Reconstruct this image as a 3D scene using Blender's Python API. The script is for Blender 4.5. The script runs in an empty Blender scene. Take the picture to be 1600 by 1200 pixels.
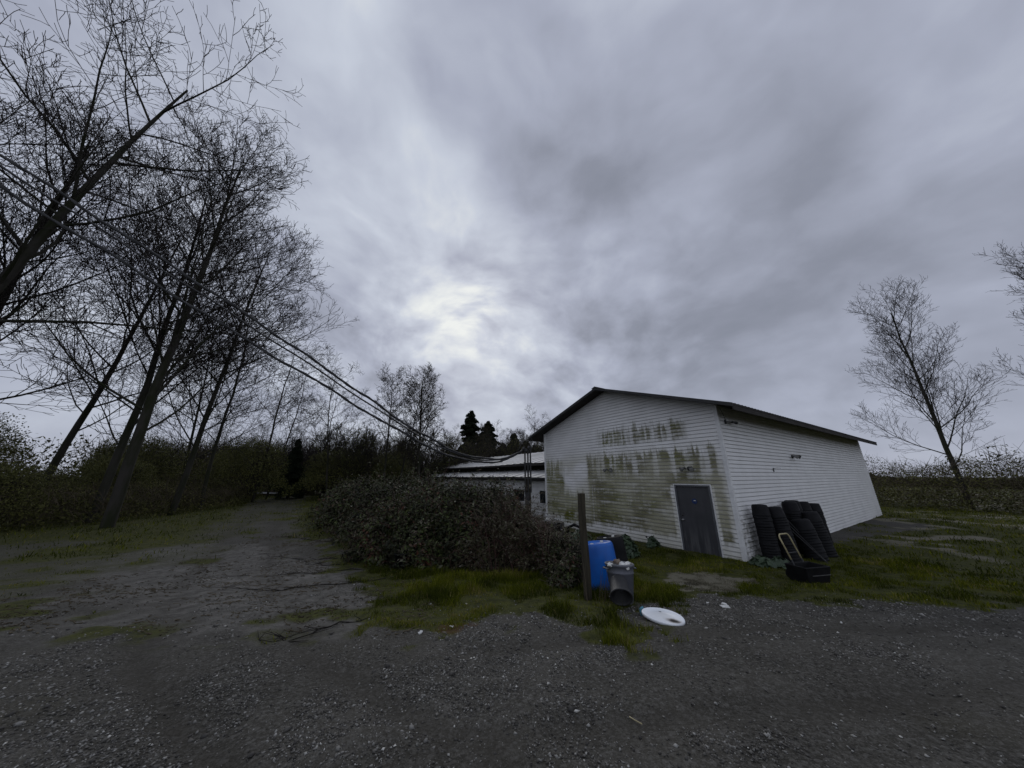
import bpy, bmesh, math, random
import numpy as np
from mathutils import Vector, Matrix

# ------------------------------------------------------------------ camera, world, sun, exposure
S = bpy.context.scene
COL = S.collection
cd = bpy.data.cameras.new('camera')
cam = bpy.data.objects.new('camera', cd); COL.objects.link(cam)
cd.sensor_fit = 'HORIZONTAL'; cd.sensor_width = 36.0
cd.lens = 36.0 * 471.0 / 1600.0
cd.clip_start = 0.05; cd.clip_end = 3000
cam.location = (0, 0, 1.75)
cam.rotation_euler = (math.radians(90 + 16.87), 0, 0)
S.camera = cam
S.render.resolution_x, S.render.resolution_y = 1024, 768
S.view_settings.view_transform = 'Standard'
S.view_settings.look = 'None'
S.view_settings.exposure = 0.0
S.view_settings.gamma = 1.0
S.view_settings.use_curve_mapping = False
S.cycles.max_bounces = 5; S.cycles.diffuse_bounces = 3; S.cycles.glossy_bounces = 2
S.cycles.transparent_max_bounces = 4; S.cycles.caustics_reflective = False; S.cycles.caustics_refractive = False

SUN_DIR = Vector((-0.128, 0.862, 0.507)).normalized()
SUN_EL = math.asin(SUN_DIR.z); SUN_AZ = math.atan2(SUN_DIR.x, SUN_DIR.y)

class V:
    """tiny expression helper for shader math nodes"""
    nt = None
    def __init__(s, sock): s.s = sock
    @staticmethod
    def op(o, *a, clamp=False):
        n = V.nt.nodes.new('ShaderNodeMath'); n.operation = o; n.use_clamp = clamp
        for i, x in enumerate(a):
            if isinstance(x, V): V.nt.links.new(x.s, n.inputs[i])
            else: n.inputs[i].default_value = x
        return V(n.outputs[0])
    def __add__(s, o): return V.op('ADD', s, o)
    __radd__ = __add__
    def __sub__(s, o): return V.op('SUBTRACT', s, o)
    def __rsub__(s, o): return V.op('SUBTRACT', o, s)
    def __mul__(s, o): return V.op('MULTIPLY', s, o)
    __rmul__ = __mul__
    def __truediv__(s, o): return V.op('DIVIDE', s, o)
    def clamp(s): return V.op('ADD', s, 0.0, clamp=True)
def smooth(a, b, t):
    n = V.nt.nodes.new('ShaderNodeMapRange'); n.interpolation_type = 'SMOOTHSTEP'
    V.nt.links.new(t.s, n.inputs[0]); n.inputs[1].default_value = a; n.inputs[2].default_value = b
    return V(n.outputs[0])
def noise(vec, scale, detail=3, rough=0.5, out=0, dist=0.0):
    n = V.nt.nodes.new('ShaderNodeTexNoise'); n.inputs['Scale'].default_value = scale
    n.inputs['Detail'].default_value = detail; n.inputs['Roughness'].default_value = rough
    n.inputs['Distortion'].default_value = dist
    if vec is not None: V.nt.links.new(vec, n.inputs['Vector'])
    return V(n.outputs[out])
def combine(x, y, z):
    n = V.nt.nodes.new('ShaderNodeCombineXYZ')
    for i, q in enumerate((x, y, z)):
        if isinstance(q, V): V.nt.links.new(q.s, n.inputs[i])
        else: n.inputs[i].default_value = q
    return n.outputs[0]
def separate(sock):
    n = V.nt.nodes.new('ShaderNodeSeparateXYZ'); V.nt.links.new(sock, n.inputs[0])
    return V(n.outputs[0]), V(n.outputs[1]), V(n.outputs[2])
def mixc(f, a, b):
    n = V.nt.nodes.new('ShaderNodeMix'); n.data_type = 'RGBA'
    if isinstance(f, V): V.nt.links.new(f.s, n.inputs[0])
    else: n.inputs[0].default_value = f
    for i, q in ((6, a), (7, b)):
        if isinstance(q, tuple): n.inputs[i].default_value = (*q, 1)
        else: V.nt.links.new(q, n.inputs[i])
    return n.outputs[2]
def ramp(t, stops):
    n = V.nt.nodes.new('ShaderNodeValToRGB'); V.nt.links.new(t.s, n.inputs[0])
    cr = n.color_ramp
    while len(cr.elements) < len(stops): cr.elements.new(0.5)
    for e, (p, c) in zip(cr.elements, stops): e.position = p; e.color = (*c, 1)
    return n.outputs[0]

w = bpy.data.worlds.new('World'); S.world = w; w.use_nodes = True
nt = w.node_tree; nt.nodes.clear(); V.nt = nt
tc = nt.nodes.new('ShaderNodeTexCoord')
nrm = nt.nodes.new('ShaderNodeVectorMath'); nrm.operation = 'NORMALIZE'
nt.links.new(tc.outputs['Generated'], nrm.inputs[0])
dirv = nrm.outputs[0]
dx, dy, dz = separate(dirv)
zc = V.op('MAXIMUM', dz, 0.0) + 0.13
px, py = dx / zc, dy / zc
plane = combine(px, py, 0.0)
def lobe(v, power):
    v = Vector(v).normalized()
    n = nt.nodes.new('ShaderNodeVectorMath'); n.operation = 'DOT_PRODUCT'
    nt.links.new(dirv, n.inputs[0]); n.inputs[1].default_value = v
    return V.op('POWER', V.op('MAXIMUM', V(n.outputs['Value']), 0.0), power)
warp = nt.nodes.new('ShaderNodeVectorMath'); warp.operation = 'MULTIPLY_ADD'
wn = nt.nodes.new('ShaderNodeTexNoise'); wn.inputs['Scale'].default_value = 0.9; wn.inputs['Detail'].default_value = 3
nt.links.new(plane, wn.inputs['Vector']); nt.links.new(wn.outputs['Color'], warp.inputs[0])
warp.inputs[1].default_value = (1.1, 0.7, 0); nt.links.new(plane, warp.inputs[2])
big = noise(warp.outputs[0], 0.85, 5, 0.50)
med = noise(warp.outputs[0], 2.4, 7, 0.58)
fine = noise(warp.outputs[0], 6.5, 6, 0.62)
wv = noise(dirv, 2.2, 3, 0.5, 1)
wd = nt.nodes.new('ShaderNodeVectorMath'); wd.operation = 'MULTIPLY_ADD'; nt.links.new(wv.s, wd.inputs[0]); wd.inputs[1].default_value = (0.28, 0.28, 0.28)
sq = nt.nodes.new('ShaderNodeVectorMath'); sq.operation = 'MULTIPLY'; nt.links.new(dirv, sq.inputs[0]); sq.inputs[1].default_value = (1.0, 1.0, 1.55); nt.links.new(sq.outputs[0], wd.inputs[2])
blot = noise(wd.outputs[0], 2.1, 4, 0.50)
ridge = noise(wd.outputs[0], 4.6, 5, 0.50)
lump = noise(wd.outputs[0], 10.5, 5, 0.52)
veil = smooth(0.38, 0.62, lump * 0.5 + ridge * 0.5)
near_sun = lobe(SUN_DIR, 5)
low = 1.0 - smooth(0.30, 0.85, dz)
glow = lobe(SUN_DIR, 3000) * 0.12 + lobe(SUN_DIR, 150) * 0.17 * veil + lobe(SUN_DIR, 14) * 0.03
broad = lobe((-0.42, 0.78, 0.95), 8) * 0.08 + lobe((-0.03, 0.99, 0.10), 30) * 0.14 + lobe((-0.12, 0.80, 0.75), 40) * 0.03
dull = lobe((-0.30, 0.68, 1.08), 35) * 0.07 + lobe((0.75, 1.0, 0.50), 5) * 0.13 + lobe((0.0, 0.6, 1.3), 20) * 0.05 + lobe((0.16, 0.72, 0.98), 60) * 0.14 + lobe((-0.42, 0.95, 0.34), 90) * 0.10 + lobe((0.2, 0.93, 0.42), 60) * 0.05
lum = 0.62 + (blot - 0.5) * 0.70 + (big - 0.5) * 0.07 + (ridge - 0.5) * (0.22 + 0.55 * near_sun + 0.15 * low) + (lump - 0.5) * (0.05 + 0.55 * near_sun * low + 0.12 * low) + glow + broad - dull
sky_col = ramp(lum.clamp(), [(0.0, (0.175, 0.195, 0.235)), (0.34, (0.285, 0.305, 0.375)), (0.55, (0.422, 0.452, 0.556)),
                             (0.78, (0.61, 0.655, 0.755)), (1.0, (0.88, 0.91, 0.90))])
below = smooth(-0.06, 0.0, dz)
sky_col = mixc(below, (0.05, 0.055, 0.05), sky_col)
nish = nt.nodes.new('ShaderNodeTexSky'); nish.sky_type = 'NISHITA'; nish.sun_disc = False
nish.sun_elevation = SUN_EL; nish.sun_rotation = SUN_AZ
bg1 = nt.nodes.new('ShaderNodeBackground'); nt.links.new(nish.outputs[0], bg1.inputs[0]); bg1.inputs[1].default_value = 0.05
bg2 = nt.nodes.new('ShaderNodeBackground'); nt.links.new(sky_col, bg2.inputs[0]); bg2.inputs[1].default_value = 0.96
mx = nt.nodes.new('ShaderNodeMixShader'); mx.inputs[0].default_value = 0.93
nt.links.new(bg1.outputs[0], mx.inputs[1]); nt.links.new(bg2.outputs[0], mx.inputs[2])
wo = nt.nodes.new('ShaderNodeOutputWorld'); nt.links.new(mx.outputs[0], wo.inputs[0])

sd = bpy.data.lights.new('sun', 'SUN'); sd.energy = 0.5; sd.angle = math.radians(25); sd.color = (1, 0.97, 0.93)
sun = bpy.data.objects.new('sun', sd); COL.objects.link(sun)
sun.rotation_euler = (-SUN_DIR).to_track_quat('-Z', 'Y').to_euler()

# ------------------------------------------------------------------ helpers
def link(o, parent=None):
    COL.objects.link(o)
    if parent is not None: o.parent = parent
    return o
def tag(o, label=None, cat=None, group=None, kind=None):
    if label: o['label'] = label
    if cat: o['category'] = cat
    if group: o['group'] = group
    if kind: o['kind'] = kind
    return o
def empty(name, loc=(0, 0, 0), rz=0.0, label=None, cat=None, group=None):
    o = bpy.data.objects.new(name, None); o.location = loc; o.rotation_euler = (0, 0, rz); o.empty_display_size = 0.2
    link(o); return tag(o, label, cat, group)
def mesh_np(name, verts, faces, mat, parent=None, attrs=None, smooth_=False):
    """faces: (n,k) int array, k = 3 or 4; attrs: per-vertex floats"""
    me = bpy.data.meshes.new(name)
    verts = np.asarray(verts, dtype=np.float32); faces = np.asarray(faces, dtype=np.int32)
    me.vertices.add(len(verts)); me.vertices.foreach_set('co', verts.ravel())
    k = faces.shape[1]; n = len(faces)
    me.loops.add(n * k); me.loops.foreach_set('vertex_index', faces.ravel())
    me.polygons.add(n); me.polygons.foreach_set('loop_start', np.arange(0, n * k, k, dtype=np.int32))
    if smooth_: me.polygons.foreach_set('use_smooth', np.ones(n, dtype=bool))
    me.update(calc_edges=True)
    for an, av in (attrs or {}).items():
        a = me.attributes.new(an, 'FLOAT', 'POINT'); a.data.foreach_set('value', np.asarray(av, dtype=np.float32))
    me.materials.append(mat)
    return link(bpy.data.objects.new(name, me), parent)
class MB:
    def __init__(s): s.v = []; s.f = []
    def add(s, vs, fs):
        n = len(s.v); s.v += [tuple(p) for p in vs]; s.f += [tuple(i + n for i in f) for f in fs]; return s
    def box(s, x0, x1, y0, y1, z0, z1):
        return s.add([(x0, y0, z0), (x1, y0, z0), (x1, y1, z0), (x0, y1, z0), (x0, y0, z1), (x1, y0, z1), (x1, y1, z1), (x0, y1, z1)],
                     [(0, 3, 2, 1), (4, 5, 6, 7), (0, 1, 5, 4), (1, 2, 6, 5), (2, 3, 7, 6), (3, 0, 4, 7)])
    def tube(s, pts, r, k=8, caps=True):
        pts = [Vector(p) for p in pts]; rr = r if isinstance(r, (list, tuple)) else [r] * len(pts)
        n0 = len(s.v); ref = None
        for i, p in enumerate(pts):
            d = (pts[min(i + 1, len(pts) - 1)] - pts[max(i - 1, 0)]).normalized()
            if ref is None: ref = d.orthogonal().normalized()
            a = (ref - d * ref.dot(d)).normalized(); b = d.cross(a); ref = a
            for j in range(k):
                t = 2 * math.pi * j / k
                s.v.append(tuple(p + (a * math.cos(t) + b * math.sin(t)) * rr[i]))
        for i in range(len(pts) - 1):
            for j in range(k):
                q = n0 + i * k
                s.f.append((q + j, q + (j + 1) % k, q + k + (j + 1) % k, q + k + j))
        if caps:
            s.f.append(tuple(n0 + j for j in reversed(range(k))))
            s.f.append(tuple(n0 + (len(pts) - 1) * k + j for j in range(k)))
        return s
    def lathe(s, prof, k=24, mat=None, close=False):
        n0 = len(s.v)
        for (r, z) in prof:
            for j in range(k):
                t = 2 * math.pi * j / k; p = Vector((r * math.cos(t), r * math.sin(t), z))
                if mat is not None: p = mat @ p
                s.v.append(tuple(p))
        for i in range(len(prof) - 1):
            for j in range(k):
                q = n0 + i * k
                s.f.append((q + j, q + (j + 1) % k, q + k + (j + 1) % k, q + k + j))
        return s
    def build(s, name, mat, parent=None, sm=False, bevel=0.0, label=None):
        me = bpy.data.meshes.new(name); me.from_pydata(s.v, [], s.f); me.materials.append(mat)
        if sm:
            for p in me.polygons: p.use_smooth = True
        me.update()
        o = link(bpy.data.objects.new(name, me), parent)
        if bevel:
            b = o.modifiers.new('bevel', 'BEVEL'); b.width = bevel; b.segments = 2; b.limit_method = 'ANGLE'
        if label: o['label'] = label
        return o
def copy_tree(o, parent=None):
    c = o.copy(); COL.objects.link(c); c.parent = parent
    for ch in [q for q in o.children]: copy_tree(ch, c)
    return c

# smooth value noise in numpy, used for the lie of the land and where things grow
_rs = np.random.RandomState(7); _G = _rs.rand(256, 256).astype(np.float32)
def vn(x, y):
    xi = np.floor(x).astype(int); yi = np.floor(y).astype(int); fx = x - xi; fy = y - yi
    fx = fx * fx * (3 - 2 * fx); fy = fy * fy * (3 - 2 * fy)
    a = _G[xi & 255, yi & 255]; b = _G[(xi + 1) & 255, yi & 255]; c = _G[xi & 255, (yi + 1) & 255]; d = _G[(xi + 1) & 255, (yi + 1) & 255]
    return (a * (1 - fx) + b * fx) * (1 - fy) + (c * (1 - fx) + d * fx) * fy
def fbm(x, y, s, o=4, seed=0):
    t = 0; a = 1; tot = 0
    for i in range(o):
        t = t + a * vn(x * s + 17.3 * i + seed * 5.7, y * s + 9.1 * i + seed * 3.3); tot += a; a *= 0.5; s *= 2.03
    return t / tot
def sstep(a, b, t):
    t = np.clip((t - a) / (b - a), 0, 1); return t * t * (3 - 2 * t)
def inpoly(x, y, poly):
    """signed distance to a polygon, positive inside"""
    d = np.full(np.shape(x), 1e9); ins = np.zeros(np.shape(x), bool); n = len(poly)
    for i in range(n):
        ax, ay = poly[i]; bx, by = poly[(i + 1) % n]
        ex, ey = bx - ax, by - ay
        t = np.clip(((x - ax) * ex + (y - ay) * ey) / (ex * ex + ey * ey), 0, 1)
        d = np.minimum(d, np.hypot(x - ax - t * ex, y - ay - t * ey))
        c = ((ay > y) != (by > y)) & (x < (bx - ax) * (y - ay) / ((by - ay) if by != ay else 1e-9) + ax)
        ins ^= c
    return np.where(ins, d, -d)

TRK_Y = [1.0, 2.5, 4, 9, 15, 20, 30, 46, 60]; TRK_X = [1.6, -0.9, -3.1, -7.4, -11.6, -15.2, -22.0, -30.5, -37]
def ruts(x, y):
    """wheel tracks: one pair along the lane, one pair sweeping across the yard to the right"""
    a = x - np.interp(y, TRK_Y, TRK_X) + (fbm(x, y, 0.5, 2, 51) - 0.5) * 0.5
    b = y - np.interp(x, [-3, 0, 3, 6, 12], [2.6, 3.5, 4.0, 4.3, 4.6]) + (fbm(x, y, 0.5, 2, 52) - 0.5) * 0.4
    return np.clip(np.exp(-((np.abs(a) - 0.95) / 0.28) ** 2) + np.exp(-((np.abs(b) - 0.72) / 0.17) ** 2) * sstep(-2.5, 0.5, x), 0, 1)
def hgt(x, y):
    x = np.asarray(x, dtype=float); y = np.asarray(y, dtype=float)
    h = -0.66 * sstep(1.5, 10.0, y)
    near = np.exp(-((x / 40) ** 2 + (y / 40) ** 2))
    h = h + (fbm(x, y, 0.35, 3, 1) - 0.5) * 0.07 * near + (fbm(x, y, 1.9, 3, 2) - 0.5) * 0.035 * near
    # rising banks at the edge of the woods
    h = h + 0.9 * sstep(3.0, 14.0, -x * 0.87 - (y - 20) * 0.35 - 22.0) + 0.6 * sstep(48, 75, y)
    # old wheel ruts along the track on the left and across the yard
    h = h - 0.035 * ruts(x, y) * near
    return h
def H(x, y): return float(hgt(np.array([x]), np.array([y]))[0])

STRIP = [(-3.9, 9.4), (-3.4, 8.1), (-2.75, 7.2), (-2.3, 6.3), (-1.9, 5.5), (-1.75, 4.9), (-0.85, 4.55), (-0.45, 5.0), (0.1, 5.45), (0.5, 5.2),
         (0.85, 4.75), (1.25, 4.45), (1.6, 4.3), (1.72, 4.75), (1.85, 5.4), (2.3, 5.7), (2.9, 6.1), (3.4, 6.9), (3.4, 9.5), (2.5, 11), (-3.9, 11)]
LAWN = [(2.0, 6.0), (2.5, 5.75), (3.1, 6.35), (3.6, 6.7), (4.2, 6.45), (4.9, 6.15), (6.2, 6.0), (8.5, 5.7), (12, 6.3), (24, 9.0), (40, 10), (40, 24), (14, 13.5), (7.5, 10.2), (6.6, 10.1), (1.9, 17.4), (0, 17.5), (0.5, 9)]
STRAW = [(3.3, 8.3), (3.9, 7.0), (4.4, 6.9), (5.2, 7.5), (5.9, 7.6), (5.5, 8.3), (4.6, 8.5), (4.1, 8.9)]
MUD = [(-9.5, 13), (-4.4, 9.6), (-3.7, 8.4), (-3.0, 7.2), (-2.3, 6.2), (-1.8, 5.2), (-2.0, 4.4), (-4.5, 4.6), (-8, 6), (-12, 9), (-14, 12)]
RUST = [(-1.0, 5.2), (-1.2, 4.7), (-0.7, 4.65), (-0.35, 5.0), (-0.5, 5.4)]
TRACKVERGE = [(-12.5, 23), (-7.8, 16.2), (-5.3, 12.4), (-4.0, 10.2), (-4.2, 8.8), (-5.6, 9.6), (-7.2, 11.8), (-10.0, 15.5), (-13.4, 19.5)]
def masks(x, y):
    n1 = fbm(x, y, 0.9, 4, 3); n2 = fbm(x, y, 3.2, 4, 4); n3 = fbm(x, y, 0.45, 3, 5)
    j = (n1 - 0.5) * 1.3 + (n2 - 0.5) * 1.1
    sp = inpoly(x, y, STRIP); strip = np.maximum(sstep(-0.12, 0.22, sp + j * 0.9), sstep(-0.75, -0.1, sp) * sstep(0.60, 0.68, n2) * 0.8)
    straw = np.maximum(sstep(-0.15, 0.25, inpoly(x, y, STRAW) + j), sstep(11, 16, x) * sstep(0.50, 0.66, n1) * 0.8)
    lawn = sstep(-0.15, 0.3, inpoly(x, y, LAWN) + j) * (1 - 0.9 * straw)
    verge = sstep(-0.2, 0.5, inpoly(x, y, TRACKVERGE) + j * 1.8) * 0.85
    farg = sstep(9.5, 14.0, y - 0.28 * (x + 12) + (n3 - 0.5) * 12 + (n1 - 0.5) * 8) * sstep(-7, -10, x) * 0.75
    tcx = np.interp(y, [4, 9, 15, 20, 30, 46, 60], [-3.5, -7.6, -11.6, -15.2, -22.0, -30.5, -37]); farg = farg * (0.30 + 0.70 * sstep(1.2, 3.0, np.abs(x - tcx) + (n1 - 0.5) * 3.0))
    leftg = sstep(6.5, 11, -x - 0.3 * (y - 7) + (n3 - 0.5) * 7 + (n1 - 0.5) * 7) * sstep(3, 6, y) * 0.35
    spots = sstep(0.60, 0.70, n1 * 0.6 + n3 * 0.4) * sstep(-1.0, -2.2, x) * sstep(4.0, 5.2, y) * 0.8
    outer = sstep(12, 20, x) * sstep(0.40, 0.60, fbm(x, y, 0.22, 4, 91)) * 0.9 + sstep(16, 24, y) * sstep(-4, 4, x) * 0.8
    grass = np.clip(np.maximum.reduce([strip, lawn, verge, farg, leftg, spots, outer]), 0, 1)
    mud = sstep(-0.3, 0.8, inpoly(x, y, MUD) + j * 1.6) * (1 - grass)
    rust = sstep(-0.1, 0.25, inpoly(x, y, RUST) + j * 0.5)
    moss = sstep(0.52, 0.62, fbm(x, y, 1.4, 4, 71)) * sstep(-1.6, -0.2, inpoly(x, y, MUD) + j) * sstep(0.9, -0.4, inpoly(x, y, MUD)) * sstep(3.8, 4.8, y)
    grass = np.maximum(grass, moss * 0.8)
    wheel = ruts(x, y) * (0.4 + 1.2 * (n1 - 0.2)) * (1 - strip)
    return dict(wheel=np.clip(wheel, 0, 1), grass=grass, mud=mud, straw=straw, rust=rust, strip=strip, lawn=lawn)
def pebble_density(x, y):
    n = fbm(x, y, 0.75, 3, 9) * 0.6 + fbm(x, y, 2.6, 3, 10) * 0.4
    d = sstep(0.47, 0.60, n)
    right = sstep(-0.3, 0.5, inpoly(x, y, [(1.9, 5.2), (3.2, 6.1), (5.5, 5.7), (9, 5.2), (9, 2.5), (2.6, 2.2), (1.2, 3.4), (1.4, 4.2)]) + (n - 0.5) * 3.5)
    return (1 - 0.8 * ruts(x, y)) * np.clip(0.12 + 0.75 * d + 0.75 * right * sstep(0.42, 0.58, n), 0, 1)

# ------------------------------------------------------------------ materials
def material(name):
    m = bpy.data.materials.new(name); m.use_nodes = True
    V.nt = m.node_tree
    b = m.node_tree.nodes['Principled BSDF']
    return m, b
def setc(b, c):
    if isinstance(c, tuple): b.inputs['Base Color'].default_value = (*c, 1)
    else: V.nt.links.new(c, b.inputs['Base Color'])
def objco():
    n = V.nt.nodes.new('ShaderNodeTexCoord'); return n.outputs['Object']
def attr(name):
    n = V.nt.nodes.new('ShaderNodeAttribute'); n.attribute_name = name; return V(n.outputs['Fac'])
def bump(b, h, strength=0.5, dist=0.01):
    n = V.nt.nodes.new('ShaderNodeBump'); n.inputs['Strength'].default_value = strength; n.inputs['Distance'].default_value = dist
    V.nt.links.new(h.s, n.inputs['Height']); V.nt.links.new(n.outputs[0], b.inputs['Normal'])
def simple(name, c1, c2=None, rough=0.7, scale=6.0, spec=0.5, metal=0.0, bmp=0.0, detail=5, stretch=None):
    m, b = material(name)
    co = objco()
    if stretch:
        n = V.nt.nodes.new('ShaderNodeVectorMath'); n.operation = 'MULTIPLY'; V.nt.links.new(co, n.inputs[0]); n.inputs[1].default_value = stretch; co = n.outputs[0]
    nz = noise(co, scale, detail, 0.6)
    if c2 is None: c2 = tuple(q * 0.7 for q in c1)
    setc(b, mixc(smooth(0.35, 0.65, nz), c1, c2))
    b.inputs['Roughness'].default_value = rough; b.inputs['Metallic'].default_value = metal
    b.inputs['Specular IOR Level'].default_value = spec
    if bmp: bump(b, nz, bmp, 0.02)
    return m
def leafmat(name, stops, rough=0.5, spec=0.4, trans=0.0):
    m, b = material(name)
    setc(b, ramp(attr('rnd'), stops)); b.inputs['Roughness'].default_value = rough
    b.inputs['Specular IOR Level'].default_value = spec
    return m

M = {}
# ground
m, b = material('ground_surface'); M['ground'] = m
co = objco()
g, mu, st, ru = attr('grass'), attr('mud'), attr('straw'), attr('rust')
vor = V.nt.nodes.new('ShaderNodeTexVoronoi'); vor.inputs['Scale'].default_value = 42; V.nt.links.new(co, vor.inputs['Vector'])
vs, _, _ = separate(vor.outputs['Color'])
spk = smooth(0.72, 1.0, vs)
nb = noise(co, 1.3, 6, 0.6); nf = noise(co, 28, 6, 0.7); nm = noise(co, 6, 5, 0.6)
dirt = mixc(smooth(0.36, 0.64, nb * 0.6 + noise(co, 0.42, 4, 0.55) * 0.4), (0.023, 0.021, 0.016), (0.054, 0.050, 0.041))
dirt = mixc(smooth(0.4, 0.75, nf) * 0.7, dirt, (0.125, 0.120, 0.108))
dirt = mixc(spk * 0.35, dirt, (0.16, 0.155, 0.145))
dirt = mixc(smooth(0.55, 0.7, noise(co, 0.55, 4, 0.6)) * 0.5, dirt, (0.046, 0.042, 0.028))
mudc = mixc(smooth(0.38, 0.62, nm * 0.55 + nf * 0.45), (0.150, 0.143, 0.130), (0.055, 0.052, 0.046))
cdirt = mixc(mu * 0.85, dirt, mudc)
grc = mixc(smooth(0.3, 0.7, nm), (0.024, 0.027, 0.005), (0.056, 0.060, 0.009))
nh = noise(co, 85, 3, 0.7)
wh = attr('wheel')
cdirt = mixc(smooth(0.50, 0.80, nh) * 0.8, cdirt, (0.15, 0.145, 0.13))
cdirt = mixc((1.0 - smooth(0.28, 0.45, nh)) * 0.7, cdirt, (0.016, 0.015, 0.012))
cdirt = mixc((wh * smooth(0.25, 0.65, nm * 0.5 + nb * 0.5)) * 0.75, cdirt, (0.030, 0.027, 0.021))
c = mixc(smooth(0.15, 0.7, g + (nf - 0.5) * 0.5), cdirt, grc)
c = mixc(smooth(0.2, 0.7, ru + (nf - 0.5) * 0.7) * 0.8, c, (0.060, 0.030, 0.012))
c = mixc(smooth(0.3, 0.8, st + (nf - 0.5) * 0.9 + (nm - 0.5) * 0.6), c, mixc(nf, (0.10, 0.095, 0.07), (0.19, 0.175, 0.13)))
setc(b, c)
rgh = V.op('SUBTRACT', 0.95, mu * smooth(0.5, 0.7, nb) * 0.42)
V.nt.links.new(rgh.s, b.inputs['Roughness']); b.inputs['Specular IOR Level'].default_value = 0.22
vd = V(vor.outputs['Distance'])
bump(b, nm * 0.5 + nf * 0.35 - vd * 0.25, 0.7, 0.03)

M['stone'] = leafmat('gravel_stone', [(0, (0.040, 0.038, 0.035)), (0.5, (0.125, 0.118, 0.105)), (0.93, (0.24, 0.235, 0.22)), (1, (0.55, 0.54, 0.50))], 0.75, 0.3)
M['grass'] = leafmat('grass_blade', [(0, (0.024, 0.032, 0.003)), (0.5, (0.070, 0.084, 0.006)), (0.85, (0.150, 0.160, 0.010)), (1, (0.22, 0.18, 0.07))], 0.9, 0.08)
M['straw'] = leafmat('dead_grass', [(0, (0.09, 0.08, 0.055)), (0.6, (0.19, 0.175, 0.125)), (1, (0.30, 0.28, 0.21))], 0.8, 0.2)
M['bramble'] = leafmat('bramble_leaf', [(0, (0.010, 0.010, 0.006)), (0.3, (0.020, 0.026, 0.009)), (0.45, (0.038, 0.026, 0.016)), (0.6, (0.034, 0.042, 0.014)), (0.8, (0.060, 0.078, 0.018)), (0.93, (0.105, 0.098, 0.075)), (1, (0.085, 0.035, 0.020))], 0.6, 0.22)
M['bramble_dry'] = leafmat('dying_leaf', [(0, (0.022, 0.016, 0.011)), (0.5, (0.048, 0.040, 0.018)), (0.85, (0.062, 0.066, 0.022)), (1, (0.10, 0.085, 0.07))], 0.6, 0.35)
M['cane'] = simple('cane', (0.085, 0.030, 0.024), (0.045, 0.022, 0.016), 0.6, 3)
M['cane_pale'] = simple('cane_pale', (0.14, 0.11, 0.075), (0.07, 0.05, 0.035), 0.7, 3)
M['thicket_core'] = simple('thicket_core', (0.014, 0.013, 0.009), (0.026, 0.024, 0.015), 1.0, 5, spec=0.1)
M['willow'] = leafmat('fresh_leaf', [(0, (0.050, 0.051, 0.018)), (0.6, (0.105, 0.108, 0.030)), (1, (0.175, 0.175, 0.055))], 0.7, 0.2)
M['needles'] = leafmat('needle_spray', [(0, (0.008, 0.013, 0.008)), (0.6, (0.018, 0.028, 0.014)), (1, (0.035, 0.048, 0.022))], 0.7, 0.2)
M['woodsleaf'] = leafmat('wood_leaf', [(0, (0.028, 0.030, 0.012)), (0.5, (0.078, 0.080, 0.024)), (1, (0.15, 0.145, 0.05))], 0.8, 0.15)
M['catkin'] = leafmat('catkin', [(0, (0.045, 0.038, 0.018)), (1, (0.085, 0.08, 0.03))], 0.8, 0.1)
M['bark'] = simple('bark', (0.046, 0.042, 0.037), (0.022, 0.025, 0.012), 0.95, 2.2, spec=0.15, bmp=0.5, stretch=(1, 1, 0.25))
M['bark_dark'] = simple('bark_dark', (0.028, 0.025, 0.022), (0.018, 0.016, 0.014), 0.95, 5, spec=0.1)
M['twig'] = simple('twig', (0.040, 0.034, 0.030), (0.026, 0.022, 0.020), 0.9, 2, spec=0.15)
M['thicket_twig'] = simple('thicket_twig', (0.12, 0.10, 0.068), (0.060, 0.050, 0.034), 0.9, 0.6, spec=0.1)
M['weed'] = leafmat('weed_leaf', [(0, (0.022, 0.040, 0.020)), (1, (0.055, 0.085, 0.045))], 0.5, 0.4)

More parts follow.
